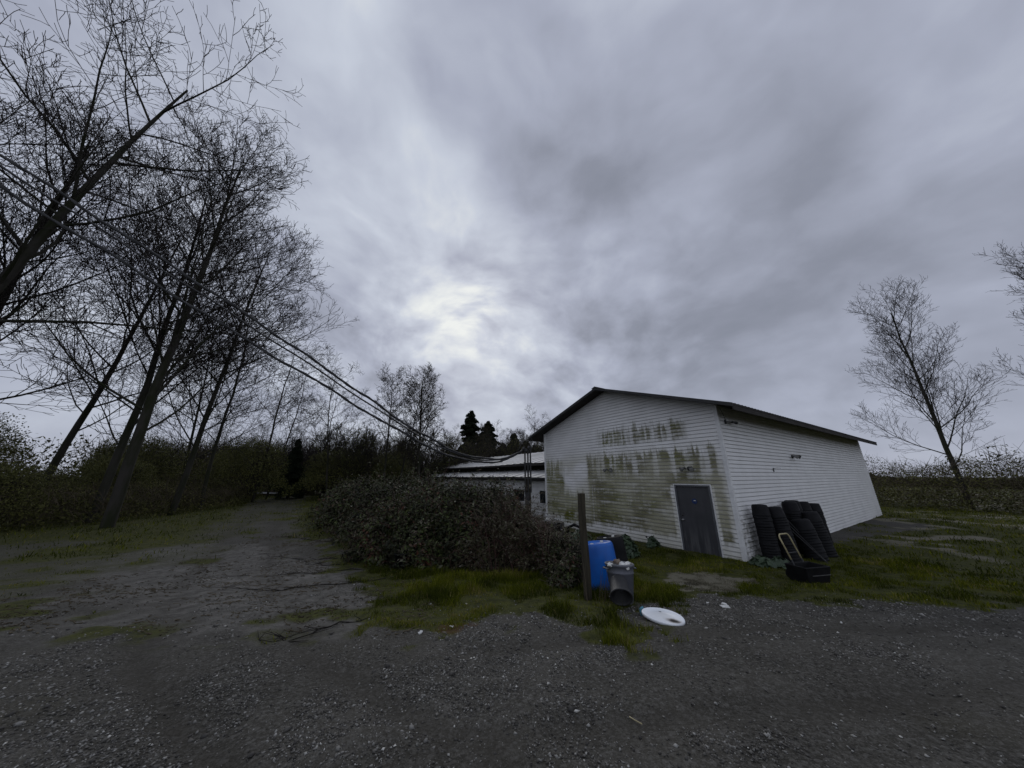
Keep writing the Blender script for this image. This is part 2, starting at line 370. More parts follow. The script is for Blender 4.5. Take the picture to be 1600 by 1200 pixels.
# white vinyl siding with mould on the gable wall
def siding(name, mould):
    m, b = material(name)
    co = objco(); X, Y, Z = separate(co)
    n0 = noise(co, 1.2, 5, 0.6); n5 = noise(combine(X * 0.6, Y * 0.6, Z * 12.0), 1.0, 4, 0.6)
    base = mixc(smooth(0.35, 0.7, n0), (0.86, 0.855, 0.84), (0.78, 0.775, 0.76))
    base = mixc(smooth(0.5, 0.75, n5) * 0.35, base, (0.52, 0.52, 0.50))
    if mould:
        s, z = Y, Z
        # ragged columns: every strip of wall starts to grow mould at its own height
        colq = noise(combine(s * 3.6, 0.0, 0.0), 1.0, 2, 0.5); colf = noise(combine(s * 11.0, 3.0, z * 0.8), 1.0, 3, 0.6)
        tex = noise(combine(s * 5.0, 1.0, z * 7.0), 1.0, 6, 0.65)
        fleck = noise(combine(s * 14.0, 1.0, z * 22.0), 1.0, 4, 0.7)
        jag = (colq - 0.5) * 1.0 + (colf - 0.5) * 0.9
        def band(a0, a1, z0, z1, soft=0.12, zs=0.16):
            return smooth(a0 - soft, a0 + soft, s) * (1.0 - smooth(a1 - soft, a1 + soft, s)) * smooth(z0 - zs, z0 + zs, z + jag * 0.35) * (1.0 - smooth(z1 - zs, z1 + zs, z - jag))
        main = band(0.15, 5.9, 0.42, 3.30, 0.10)
        leftc = band(7.55, 8.95, 0.55, 3.05, 0.12, 0.25)
        midl = band(5.8, 7.7, 0.30, 1.55, 0.15, 0.2)
        upper = band(1.1, 5.1, 3.72, 4.35, 0.25, 0.14) * 0.75
        gapdoor = (1.0 - smooth(0.44, 0.52, s) * (1.0 - smooth(1.90, 2.0, s + (colf - 0.5) * 0.25)) * (1.0 - smooth(2.02, 2.14, z)))
        cornerclean = smooth(0.05, 0.28, s + (fleck - 0.5) * 0.35)
        reg = V.op('MAXIMUM', V.op('MAXIMUM', main, leftc), V.op('MAXIMUM', midl, upper))
        # columns with less growth
        thin = 1.0 - smooth(0.50, 0.62, noise(combine(s * 2.3, 7.0, z * 0.35), 1.0, 2, 0.5)) * 0.55 * smooth(2.0, 2.6, z)
        drip = smooth(0.35, 0.62, noise(combine(s * 8.0, 5.0, z * 0.5), 1.0, 4, 0.6))
        gaps = smooth(0.50, 0.60, noise(combine(s * 4.4, 21.0, z * 0.25), 1.0, 1, 0.5))
        course = smooth(0.30, 0.62, noise(combine(s * 0.7, 31.0, V.op('FLOOR', z / 0.127) * 2.37), 1.0, 2, 0.5))
        patch = smooth(0.30, 0.58, noise(combine(s * 0.9, 12.0, z * 1.3), 1.0, 4, 0.6))
        a = (reg * gapdoor * cornerclean * thin * (0.40 + smooth(0.28, 0.62, tex) * 0.50 + drip * 0.30) * (0.92 + patch * 0.12) * (1.0 - 0.62 * gaps * smooth(2.2, 2.6, z)) * (0.55 + course * 0.65) - smooth(0.58, 0.70, fleck) * 0.5).clamp()
        # mould colour stronger towards the lower edge of each board
        lap = V.op('FRACT', z / 0.127)
        lapm = (1.0 - smooth(0.10, 0.42, lap)) * 0.35 + (1.0 - smooth(0.70, 0.95, lap)) * 0.12
        a = (a * (0.80 + lapm * 1.7)).clamp()
        green = smooth(0.44, 0.64, noise(combine(s * 0.8, 2.0, z * 0.9), 1.0, 3, 0.5) + (s - 4.2) * 0.022)
        mould_c = mixc(green, (0.150, 0.142, 0.075), (0.120, 0.124, 0.018))
        base = mixc(a, base, mould_c)
        # dusty grey film over the lower two thirds
        film = smooth(0.35, 0.6, noise(combine(s * 0.7, 9.0, z * 1.1), 1.0, 3, 0.5)) * (1.0 - smooth(2.8, 3.8, z)) * 0.6
        base = mixc(film, base, (0.47, 0.455, 0.345))
        splash = (1.0 - smooth(0.0, 0.10, z + (fleck - 0.5) * 0.25)) * 0.5
        base = mixc(splash, base, (0.15, 0.15, 0.10))
    else:
        foot = (1.0 - smooth(0.5, 2.0, X)) * (1.0 - smooth(0.7, 1.7, Z)) * smooth(0.42, 0.6, noise(combine(X * 5, 1.0, Z * 7), 1.0, 5, 0.6))
        base = mixc(foot * 0.7, base, (0.17, 0.165, 0.12))
    setc(b, base); b.inputs['Roughness'].default_value = 0.6; b.inputs['Specular IOR Level'].default_value = 0.3
    return m
M['siding_mould'] = siding('siding_mouldy', True)
M['siding'] = siding('siding_clean', False)
M['white'] = simple('white_trim', (0.82, 0.82, 0.81), (0.70, 0.70, 0.69), 0.55, 3)
M['roof_dark'] = simple('roof_metal_dark', (0.030, 0.030, 0.032), (0.045, 0.044, 0.042), 0.6, 2, spec=0.3)
M['soffit'] = simple('soffit_dark', (0.035, 0.032, 0.030), (0.050, 0.046, 0.042), 0.9, 2, spec=0.2)
M['roof_pale'] = simple('roof_metal_pale', (0.42, 0.42, 0.425), (0.30, 0.30, 0.29), 0.6, 0.8, spec=0.4, stretch=(1, 1, 1))
M['roof_mossy'] = simple('roof_metal_mossy', (0.24, 0.24, 0.21), (0.14, 0.14, 0.10), 0.8, 3)
m, b = material('door_paint'); M['door'] = m
co = objco(); X, Y, Z = separate(co)
st_ = noise(combine(Y * 9.0, 0.0, Z * 0.9), 1.0, 6, 0.65); cl_ = noise(combine(Y * 2.0, 4.0, Z * 1.6), 1.0, 5, 0.6)
c = mixc(smooth(0.35, 0.7, cl_ * 0.6 + st_ * 0.4), (0.040, 0.041, 0.046), (0.062, 0.062, 0.068))
c = mixc(smooth(0.42, 0.62, st_) * (1.0 - smooth(0.15, 0.95, Z + (cl_ - 0.5) * 1.2)) * 0.8, c, (0.115, 0.115, 0.118))
setc(b, c); b.inputs['Roughness'].default_value = 0.5
M['door_scuff'] = M['door']
M['frame_paint'] = simple('frame_paint', (0.10, 0.105, 0.115), (0.075, 0.078, 0.085), 0.55, 3)
M['metal'] = simple('bare_metal', (0.35, 0.35, 0.36), (0.25, 0.25, 0.25), 0.4, 8, metal=0.8)
M['dark_metal'] = simple('dark_metal', (0.020, 0.020, 0.022), (0.035, 0.034, 0.034), 0.5, 8)
M['glass_lamp'] = simple('lamp_glass', (0.30, 0.30, 0.29), (0.20, 0.20, 0.20), 0.2, 8)
M['blue_sign'] = simple('sign_blue', (0.010, 0.035, 0.13), (0.012, 0.03, 0.10), 0.4, 5)
M['blue_plastic'] = simple('blue_plastic', (0.004, 0.125, 0.52), (0.006, 0.09, 0.40), 0.42, 2.5, bmp=0.03)
M['black_plastic'] = simple('black_plastic', (0.006, 0.006, 0.007), (0.012, 0.012, 0.013), 0.6, 4, spec=0.15)
M['pot_plastic'] = simple('pot_plastic', (0.005, 0.005, 0.006), (0.009, 0.009, 0.011), 0.65, 5, spec=0.2)
M['grey_plastic'] = simple('grey_plastic', (0.125, 0.130, 0.150), (0.095, 0.10, 0.115), 0.55, 3)
M['darkgrey_plastic'] = simple('darkgrey_plastic', (0.022, 0.022, 0.024), (0.038, 0.038, 0.038), 0.6, 6)
M['paper'] = simple('white_rubbish', (0.68, 0.68, 0.66), (0.50, 0.50, 0.47), 0.8, 14)
M['teal'] = simple('teal_plastic', (0.03, 0.17, 0.24), (0.10, 0.30, 0.38), 0.35, 12)
M['brown_rubbish'] = simple('brown_rubbish', (0.20, 0.15, 0.11), (0.12, 0.09, 0.07), 0.8, 12)
M['post_wood'] = simple('post_wood', (0.034, 0.030, 0.022), (0.060, 0.052, 0.036), 0.95, 4, spec=0.2, bmp=0.5, stretch=(6, 6, 0.5), detail=7)
M['plank_wood'] = simple('plank_wood', (0.10, 0.095, 0.085), (0.06, 0.055, 0.05), 0.9, 5, stretch=(6, 6, 0.6))
M['cream_paint'] = simple('cream_paint', (0.46, 0.40, 0.22), (0.34, 0.29, 0.16), 0.5, 12)
M['cable'] = simple('cable_sheath', (0.016, 0.016, 0.017), (0.024, 0.024, 0.024), 0.6, 3)
M['conduit'] = simple('conduit', (0.022, 0.022, 0.022), (0.035, 0.034, 0.033), 0.55, 5)
M['glass_dark'] = simple('window_glass', (0.03, 0.035, 0.04), (0.02, 0.022, 0.025), 0.12, 1)
# lid with a scorched patch
m, b = material('lid_white'); M['lid'] = m
co = objco(); X, Y, Z = separate(co)
nz = noise(co, 16, 5, 0.6)
dd = V.op('SQRT', (X - 0.145) * (X - 0.145) * 1.0 + (Y + 0.075) * (Y + 0.075) * 3.2)
burn = 1.0 - smooth(0.035, 0.105, dd + (nz - 0.5) * 0.05)
ring = 1.0 - smooth(0.06, 0.15, dd + (nz - 0.5) * 0.06)
c = mixc(smooth(0.55, 0.75, noise(co, 7, 5, 0.65)) * 0.35, (0.84, 0.87, 0.90), (0.66, 0.70, 0.73))
c = mixc(ring * 0.5, c, (0.20, 0.13, 0.08)); c = mixc(burn, c, (0.015, 0.012, 0.010))
setc(b, c); b.inputs['Roughness'].default_value = 0.45

# ------------------------------------------------------------------ ground
def axis(lo, hi, n, c, a):
    s0 = math.asinh((lo - c) / a); s1 = math.asinh((hi - c) / a)
    return c + a * np.sinh(np.linspace(s0, s1, n))
gx = axis(-420, 420, 620, 0.0, 4.5); gy = axis(-60, 700, 520, 3.4, 3.2)
GX, GY = np.meshgrid(gx, gy)
mk = masks(GX.ravel(), GY.ravel())
gz = hgt(GX.ravel(), GY.ravel())
nearf = np.exp(-((GX.ravel() / 12) ** 2 + (GY.ravel() / 14) ** 2))
gz = gz + (fbm(GX.ravel(), GY.ravel(), 7.0, 4, 11) - 0.5) * 0.022 * nearf + (fbm(GX.ravel(), GY.ravel(), 3.0, 3, 12) - 0.5) * 0.05 * nearf * mk['grass'] + (fbm(GX.ravel(), GY.ravel(), 4.0, 3, 14) - 0.5) * 0.05 * nearf * mk['mud']
nx, ny = len(gx), len(gy)
ii = (np.arange(ny - 1)[:, None] * nx + np.arange(nx - 1)[None, :]).ravel()
gf = np.stack([ii, ii + 1, ii + 1 + nx, ii + nx], 1)
ground = mesh_np('ground', np.stack([GX.ravel(), GY.ravel(), gz], 1), gf, M['ground'],
                 attrs={k: mk[k] for k in ('grass', 'mud', 'straw', 'rust', 'wheel')}, smooth_=True)
tag(ground, 'dark wet gravel and dirt yard with mud and mossy patches', kind='structure')

# ------------------------------------------------------------------ main building
C0 = (6.808, 9.895, -0.683); RZ = math.atan2(0.545, 0.838)
BW, BL, WH, SL = 9.03, 20.0, 4.72, 0.331
bld = empty('white_outbuilding', C0, RZ, 'large white gabled outbuilding with mould-streaked siding and grey door', 'building')
core = MB()
core.add([(0.012, 0, -0.3), (0.012, BW, -0.3), (0.012, BW, WH), (0.012, BW / 2, WH + SL * BW / 2), (0.012, 0, WH),
          (BL, 0, -0.3), (BL, BW, -0.3), (BL, BW, WH), (BL, BW / 2, WH + SL * BW / 2), (BL, 0, WH)],
         [(0, 1, 2, 3, 4), (9, 8, 7, 6, 5), (1, 6, 7, 2)])
core.add([(0, 0.012, -0.3), (BL, 0.012, -0.3), (BL, 0.012, WH), (0, 0.012, WH)], [(0, 1, 2, 3)])
core.build('wall', M['siding'], bld)
CH = 0.127
def board_front(y0, y1, z0, y0t=None, y1t=None, zt=None):
    """one siding board on the gable wall; y0t/y1t are its ends at the top edge"""
    y0t = y0 if y0t is None else y0t; y1t = y1 if y1t is None else y1t; h = CH if zt is None else zt
    prof = [(0.0, 0.0), (-0.030, 0.0), (-0.030, 0.012), (-0.016, h - 0.020), (0.0, h - 0.017)]
    k = [0, 0, 0.1, 0.85, 0.87]
    A = [(x, y0 + (y0t - y0) * t, z0 + z) for (x, z), t in zip(prof, k)]; B = [(x, y1 + (y1t - y1) * t, z0 + z) for (x, z), t in zip(prof, k)]
    mb = MB(); mb.add(A + B, [(0, 1, 2, 3, 4), (9, 8, 7, 6, 5)] + [(i, i + 5, (i + 1) % 5 + 5, (i + 1) % 5) for i in range(5)])
    return mb
rng = random.Random(5)
DY0, DY1, DH = 0.60, 1.78, 2.12
k = 0
while True:
    z0 = k * CH; zt = CH
    if z0 > WH + SL * BW / 2 - 0.06: break
    lim = lambda z: max(0.0, (z - (WH - 0.05)) / SL)
    a, c = 0.06 + lim(z0), BW - 0.06 - lim(z0); at_, ct = 0.06 + lim(z0 + CH), BW - 0.06 - lim(z0 + CH)
    if ct < at_: at_ = ct = BW / 2
    spans = [[a, c, at_, ct]]
    if z0 < DH: spans = [[a, DY0 - 0.005, a, DY0 - 0.005], [DY1 + 0.005, c, DY1 + 0.005, ct]]
    for sp in spans:
        cuts = []
        if sp[1] - sp[0] > 5:
            j = rng.choice([3.74, 5.68]) + rng.uniform(-0.02, 0.02)
            if sp[0] + 0.5 < j < sp[1] - 0.5 and rng.random() < 0.6: cuts = [j]
        if cuts:
            board_front(sp[0], cuts[0] - 0.003, z0, sp[2], cuts[0] - 0.003).build('siding_board', M['siding_mould'], bld)
            board_front(cuts[0] + 0.003, sp[1], z0, cuts[0] + 0.003, sp[3]).build('siding_board', M['siding_mould'], bld)
        else:
            board_front(sp[0], sp[1], z0, sp[2], sp[3]).build('siding_board', M['siding_mould'], bld)
    k += 1
# side wall boards share mesh data
for mi, (x0, x1) in enumerate(((0.06, 7.3), (7.306, 14.6), (14.606, BL))):
    prof = [(0.0, 0.0), (-0.030, 0.0), (-0.030, 0.012), (-0.016, CH - 0.020), (0.0, CH - 0.017)]
    A = [(x0, y, z) for (y, z) in prof]; B = [(x1, y, z) for (y, z) in prof]
    mb = MB(); mb.add(A + B, [(4, 3, 2, 1, 0), (5, 6, 7, 8, 9)] + [(i, (i + 1) % 5, (i + 1) % 5 + 5, i + 5) for i in range(5)])
    for k in range(37):
        # each course keeps its own place so the dirt differs from course to course
        mm = MB(); mm.add([(x, y, z + k * CH) for (x, y, z) in mb.v], mb.f)
        mm.build('siding_board', M['siding'], bld)
# white lap strips where boards meet
for (sy, z0, z1) in ((5.68, 0.5, 2.2), (3.74, 2.3, 3.3)):
    for q in range(int((z1 - z0) / CH)):
        z = (int(z0 / CH) + q) * CH
        MB().add([(-0.033, sy - 0.008, z + 0.004), (-0.033, sy + 0.008, z + 0.004), (-0.019, sy + 0.008, z + CH - 0.02), (-0.019, sy - 0.008, z + CH - 0.02)], [(0, 1, 2, 3)]).build('lap_strip', M['white'], bld)
# corner posts
MB().box(-0.045, 0.07, -0.045, 0.07, 0, WH - 0.02).build('corner_trim', M['white'], bld, bevel=0.004)
MB().box(-0.045, 0.07, BW - 0.07, BW + 0.045, 0, WH - 0.02).build('corner_trim', M['white'], bld, bevel=0.004)
# roof: ribbed sheet on two slopes, dark underside, barge boards and fascia
FO, OH = 0.62, 0.75
def slope_pt(t, off): # t = distance from ridge measured along y, off = height above the sheet
    return BW / 2 - t, WH + SL * (BW / 2) - SL * t + off
half = BW / 2 + OH
for sgn in (1, -1):
    mb = MB(); xs = []; x = -FO
    prof = []
    while x < BL + 0.5:
        prof += [(x, 0.0), (x + 0.19, 0.0), (x + 0.205, 0.03), (x + 0.235, 0.03)]; x += 0.25
    n = len(prof); vs = []
    for (x, o) in prof:
        for t in (0.0, half):
            y, z = slope_pt(t, o + 0.06); y = y if sgn == 1 else BW - y
            vs.append((x, y, z))
    fs = [(2 * i, 2 * i + 1, 2 * i + 3, 2 * i + 2) for i in range(n - 1)]
    mb.add(vs, fs).build('roof', M['roof_dark'], bld)
    # deck under the sheet
    mb = MB()
    y0, z0 = slope_pt(0.0, 0.0); y1, z1 = slope_pt(half, 0.0)
    if sgn == -1: y0, y1 = BW - y0, BW - y1
    X0, X1 = -FO + 0.01, BL + 0.4
    mb.add([(X0, y0, z0), (X1, y0, z0), (X1, y1, z1), (X0, y1, z1), (X0, y0, z0 + 0.055), (X1, y0, z0 + 0.055), (X1, y1, z1 + 0.055), (X0, y1, z1 + 0.055)],
           [(0, 1, 2, 3), (7, 6, 5, 4), (0, 4, 5, 1), (1, 5, 6, 2), (2, 6, 7, 3), (3, 7, 4, 0)])
    mb.build('soffit', M['soffit'], bld)
    # barge board on the gable end
    mb = MB(); xa, xb = -FO - 0.03, -FO + 0.005
    mb.add([(xa, y0, z0 - 0.03), (xb, y0, z0 - 0.03), (xb, y1, z1 - 0.03), (xa, y1, z1 - 0.03), (xa, y0, z0 + 0.085), (xb, y0, z0 + 0.085), (xb, y1, z1 + 0.085), (xa, y1, z1 + 0.085)],
           [(0, 1, 2, 3), (7, 6, 5, 4), (0, 4, 5, 1), (1, 5, 6, 2), (2, 6, 7, 3), (3, 7, 4, 0)])
    mb.build('barge_board', M['roof_dark'], bld)
    # rafter ends / eave beam
    ye = y1 + (0.03 if sgn == 1 else -0.03)
    MB().box(-FO, BL + 0.4, min(y1, ye), max(y1, ye), z1 - 0.13, z1 + 0.02).build('fascia', M['soffit'], bld)
y0, z0 = slope_pt(0.0, 0.09)
MB().add([(-FO - 0.05, y0, z0 + 0.05), (-FO - 0.05, y0 - 0.2, z0 - 0.03), (-FO - 0.05, y0 + 0.2, z0 - 0.03), (BL + 0.5, y0, z0 + 0.05), (BL + 0.5, y0 - 0.2, z0 - 0.03), (BL + 0.5, y0 + 0.2, z0 - 0.03)],
         [(0, 3, 4, 1), (0, 2, 5, 3), (0, 1, 2), (3, 5, 4)]).build('ridge_cap', M['roof_dark'], bld)
# door
fr = MB(); fx0, fx1 = -0.065, 0.03
fr.box(fx0, fx1, DY0, DY0 + 0.055, 0, DH); fr.box(fx0, fx1, DY1 - 0.055, DY1, 0, DH); fr.box(fx0, fx1, DY0 + 0.055, DY1 - 0.055, DH - 0.055, DH)
door = MB().box(-0.024, 0.008, DY0 + 0.06, DY1 - 0.06, 0.035, DH - 0.06).build('door', M['door'], bld, bevel=0.003)
fr.build('door_frame', M['frame_paint'], door, bevel=0.004)
MB().box(-0.075, 0.02, DY0 - 0.02, DY1 + 0.02, -0.02, 0.03).build('threshold', M['metal'], door, bevel=0.004)
for z_ in (0.25, 1.05, 1.85): MB().tube([(-0.034, DY0 + 0.062, z_ - 0.05), (-0.034, DY0 + 0.062, z_ + 0.05)], 0.010, 8).build('hinge', M['metal'], door)
hp = DY1 - 0.13
mb = MB(); R90 = Matrix.Translation((-0.03, hp, 0.98)) @ Matrix.Rotation(-math.pi / 2, 4, 'Y')
mb.lathe([(0.001, 0.0), (0.035, 0.0), (0.035, 0.008), (0.014, 0.012), (0.014, 0.035), (0.028, 0.045), (0.030, 0.06), (0.02, 0.07), (0.001, 0.072)], 16, R90)
mb.build('handle', M['metal'], door, sm=True)
mb = MB(); mb.lathe([(0.001, 0.0), (0.028, 0.0), (0.026, 0.018), (0.001, 0.02)], 16, Matrix.Translation((-0.03, hp, 1.13)) @ Matrix.Rotation(-math.pi / 2, 4, 'Y'))
mb.build('deadbolt', M['dark_metal'], door, sm=True)
sx = 1.17
mb = MB(); mb.lathe([(0.001, 0.004), (0.085, 0.004), (0.087, 0.0)], 28, Matrix.Translation((-0.0305, sx, 1.60)) @ Matrix.Rotation(-math.pi / 2, 4, 'Y'))
mb.build('sticker', M['blue_sign'], door)
MB().box(-0.0365, -0.035, sx - 0.045, sx + 0.02, 1.605, 1.635).add([], []).build('sticker_print', M['paper'], door)
MB().box(-0.050, -0.028, DY0 - 0.045, DY1 + 0.045, DH, DH + 0.03).build('drip_cap', M['white'], bld, bevel=0.003)
for (a, c) in ((DY0 - 0.04, DY0 - 0.002), (DY1 + 0.002, DY1 + 0.04)):
    MB().box(-0.046, -0.002, a, c, 0.0, DH).build('door_trim', M['white'], bld)
MB().box(-0.032, 0.0, 3.13, 3.19, 0.19, 0.25).build('vent_hole', M['dark_metal'], bld)

def local(p): return Matrix.Translation(C0) @ Matrix.Rotation(RZ, 4, 'Z') @ Vector(p)
def floodlight(p, rz, label, scale=1.0, single=False):
    t = empty('flood_light', local(p), rz, label, 'lamp', 'flood lights fixed to the white siding'); t.scale = (1.35, 1.35, 1.35)
    mb = MB(); mb.lathe([(0.001, 0.0), (0.055, 0.0), (0.055, 0.02), (0.03, 0.035), (0.001, 0.035)], 14, Matrix.Rotation(math.pi / 2, 4, 'X'))
    mb.build('base', M['conduit'], t, sm=True)
    for s in ((-1, 1) if not single else (1,)):
        mb = MB(); mb.tube([(0, -0.03, 0), (s * 0.06, -0.06, -0.01), (s * 0.10, -0.10, 0.0)], 0.012, 6); mb.build('arm', M['conduit'], t)
        R = Matrix.Translation((s * 0.11, -0.12, 0.0)) @ Matrix.Rotation(math.radians(25 * s), 4, 'Z') @ Matrix.Rotation(math.radians(90 + 25), 4, 'X')
        mb = MB(); mb.lathe([(0.001, -0.07), (0.025, -0.07), (0.03, -0.02), (0.055, 0.04), (0.058, 0.06)], 14, R); h = mb.build('lamp_head', M['dark_metal'] if s > 0 else M['metal'], t, sm=True)
        mb = MB(); mb.lathe([(0.055, 0.055), (0.03, 0.062), (0.001, 0.065)], 14, R); mb.build('lens', M['glass_lamp'], h, sm=True)
    return t
floodlight((-0.03, 4.54, 2.66), RZ - math.pi / 2, 'small twin flood light in the greenest mould, left half of gable wall')
floodlight((-0.03, 1.16, 2.66), RZ - math.pi / 2, 'small twin flood light on gable wall above the grey door')
floodlight((6.08, -0.03, 3.20), RZ, 'twin flood light high on the clean side wall above the black pots')
t = empty('wall_bracket', local((3.66, -0.03, 2.66)), RZ, 'small grey hooked bracket with drip stain on clean side wall', 'bracket')
MB().box(-0.03, 0.03, -0.02, 0.0, -0.10, 0.04).build('plate', M['conduit'], t, bevel=0.003)
MB().tube([(0, -0.02, 0.02), (0.0, -0.10, 0.04), (0.08, -0.16, 0.04), (0.22, -0.17, 0.03)], 0.008, 6).build('rod', M['metal'], t)
t = empty('security_camera', local((0.42, -0.045, 4.16)), RZ, 'black bullet security camera under the eave beside the corner trim', 'camera')
MB().box(-0.035, 0.035, -0.03, 0.015, -0.07, 0.07).build('mount', M['dark_metal'], t, bevel=0.004)
MB().tube([(0, -0.03, 0.0), (0.05, -0.09, 0.0), (0.16, -0.13, -0.01)], 0.014, 8).build('arm', M['dark_metal'], t)
R = Matrix.Translation((0.15, -0.13, -0.01)) @ Matrix.Rotation(math.radians(90), 4, 'Y')
mb = MB(); mb.lathe([(0.001, 0.0), (0.032, 0.0), (0.036, 0.03), (0.042, 0.26), (0.050, 0.27), (0.050, 0.36), (0.038, 0.36), (0.034, 0.33), (0.001, 0.33)], 16, R); mb.build('body', M['dark_metal'], t, sm=True)
mb = MB(); mb.tube([(-0.0, -0.02, 0.05), (-0.08, -0.03, 0.16), (-0.15, -0.02, 0.3), (-0.2, 0.0, 0.44)], 0.006, 5); mb.build('cable', M['cable'], t)

# ------------------------------------------------------------------ low building behind
low = empty('low_shed', local((0.9, BW + 0.05, 0)), RZ, 'long low shed with two tiers of pale metal roof behind the brambles', 'building')
LL = 26.0
# local axes: +Y runs away along the shed, +X goes back from its front
mb = MB().box(0.0, 0.1, 0.0, LL, -0.2, 2.10); mb.build('front_wall', M['siding'], low)
k = 0
while k * 0.16 < 2.0:
    mb = MB(); z0 = k * 0.16; y1 = 16.0
    mb.add([(0, 0.02, z0), (-0.024, 0.02, z0), (-0.006, 0.02, z0 + 0.16), (0, 0.02, z0 + 0.16), (0, y1, z0), (-0.024, y1, z0), (-0.006, y1, z0 + 0.16), (0, y1, z0 + 0.16)],
           [(0, 1, 2, 3), (7, 6, 5, 4), (0, 4, 5, 1), (1, 5, 6, 2), (2, 6, 7, 3)]).build('siding_board', M['siding'], low); k += 1
def shed_roof(name, x0, z0, x1, z1, y0, y1, mat, rib=0.9, edge=0.09, sag=0.0, endcut=0.0):
    mb = MB(); ny = int((y1 - y0) / rib); vs = []
    nseg = 5
    for i in range(ny + 1):
        for (dy, o) in ((0, 0.0), (rib * 0.86, 0.0), (rib * 0.9, 0.035), (rib * 0.96, 0.035)):
            y = y0 + i * rib + dy
            dz = sag * math.sin(y * 0.33) - sag * 0.5 * math.cos(y * 0.71)
            e = max(0.0, (y - (y1 - endcut)) / endcut) if endcut else 0.0
            for j in range(nseg + 1):
                t = j / nseg; x = x0 + (x1 - x0) * t; zz = z0 + (z1 - z0) * t
                zz = zz - e * e * (zz - z0) * 0.9
                vs.append((x, y, zz + o + dz))
    m_ = nseg + 1; n = len(vs) // m_
    fs = [(i * m_ + j, i * m_ + j + 1, (i + 1) * m_ + j + 1, (i + 1) * m_ + j) for i in range(n - 1) for j in range(nseg)]
    mb.add(vs, fs); return mb.build(name, mat, low)
r1 = shed_roof('lower_roof', -0.55, 2.32, 1.7, 2.78, -0.6, 21.0, M['roof_pale'], sag=0.02)
r2 = shed_roof('upper_roof', 1.0, 3.22, 6.2, 4.55, -0.1, LL + 1, M['roof_pale'], sag=0.03, endcut=9.0)
MB().box(-0.57, -0.52, -0.6, 21.0, 2.12, 2.30).build('fascia', M['soffit'], low)
MB().box(-0.66, -0.575, -0.6, 21.0, 2.21, 2.31).build('gutter', M['dark_metal'], low)
MB().box(1.65, 1.75, 0.0, LL - 2, 2.5, 3.15).build('eave_shade_wall', M['thicket_core'], low)  # shade under the upper eave put into this wall's near-black colour
MB().box(0.98, 1.03, -0.1, LL - 1, 3.08, 3.20).build('upper_fascia', M['soffit'], low)
MB().add([(6.2, 0, 0), (6.2, LL, 0), (6.2, LL, 4.3), (6.2, 0, 4.45)], [(0, 1, 2, 3)]).build('back_wall', M['siding'], low)
MB().add([(0, LL, 0), (6.2, LL, 0), (6.2, LL, 3.4), (0, LL, 2.2)], [(0, 1, 2, 3)]).build('end_wall', M['siding'], low)
for (y0, y1) in ((0.9, 1.7), (3.2, 4.6), (6.6, 8.0)):
    f = MB(); f.box(-0.045, -0.004, y0, y1, 1.55, 1.60).box(-0.045, -0.004, y0, y1, 0.80, 0.85).box(-0.045, -0.004, y0, y0 + 0.05, 0.85, 1.55).box(-0.045, -0.004, y1 - 0.05, y1, 0.85, 1.55)
    fo = f.build('window', M['white'], low)
    MB().box(-0.034, -0.028, y0 + 0.05, y1 - 0.05, 0.85, 1.55).build('pane', M['glass_dark'], fo)
MB().tube([(-0.05, 0.42, 0.0), (-0.05, 0.42, 2.1)], 0.03, 8).build('downpipe', M['white'], low)

# ------------------------------------------------------------------ service mast and cables
mp = (0.80, 16.0); mz = H(*mp)
mast = empty('service_mast', (mp[0], mp[1], mz), 0.1, 'three dark conduits with hooked weatherheads on a square post beside shed', 'mast')
MB().box(-0.13, 0.13, -0.10, 0.10, 0, 2.35).build('post', M['post_wood'], mast, bevel=0.01)
MB().box(-0.17, 0.05, -0.22, -0.10, 1.05, 1.6).build('meter_box', M['dark_metal'], mast, bevel=0.008)
for i, x in enumerate((-0.15, 0.0, 0.13)):
    top = (3.72, 3.62, 3.78)[i]
    c_ = MB().tube([(x, -0.13, 1.6), (x, -0.13, top - 0.14)], 0.042, 10).build('conduit', M['conduit'], mast)
    MB().tube([(x, -0.13, top - 0.14), (x - 0.01, -0.135, top), (x - 0.07, -0.16, top + 0.05), (x - 0.11, -0.18, top - 0.03)], [0.06, 0.075, 0.07, 0.05], 10).build('weatherhead', M['dark_metal'], c_)
MB().box(-0.22, 0.22, -0.17, -0.09, 2.25, 2.31).build('strap', M['conduit'], mast)
MB().box(-0.22, 0.22, -0.17, -0.09, 3.0, 3.04).build('strap', M['conduit'], mast)
A = np.array([0.66, 15.87]); P1 = np.array([-20.0, 3.0]); dirh = (P1 - A) / np.linalg.norm(P1 - A)
tt = [0, 0.9, 1.8, 3.0, 4.3, 6.0, 8.9, 10.7, 12.7, 16, 20, 24.3]
zz = [3.05, 2.60, 2.45, 2.52, 2.92, 3.73, 5.41, 6.45, 7.56, 9.35, 11.5, 13.8]
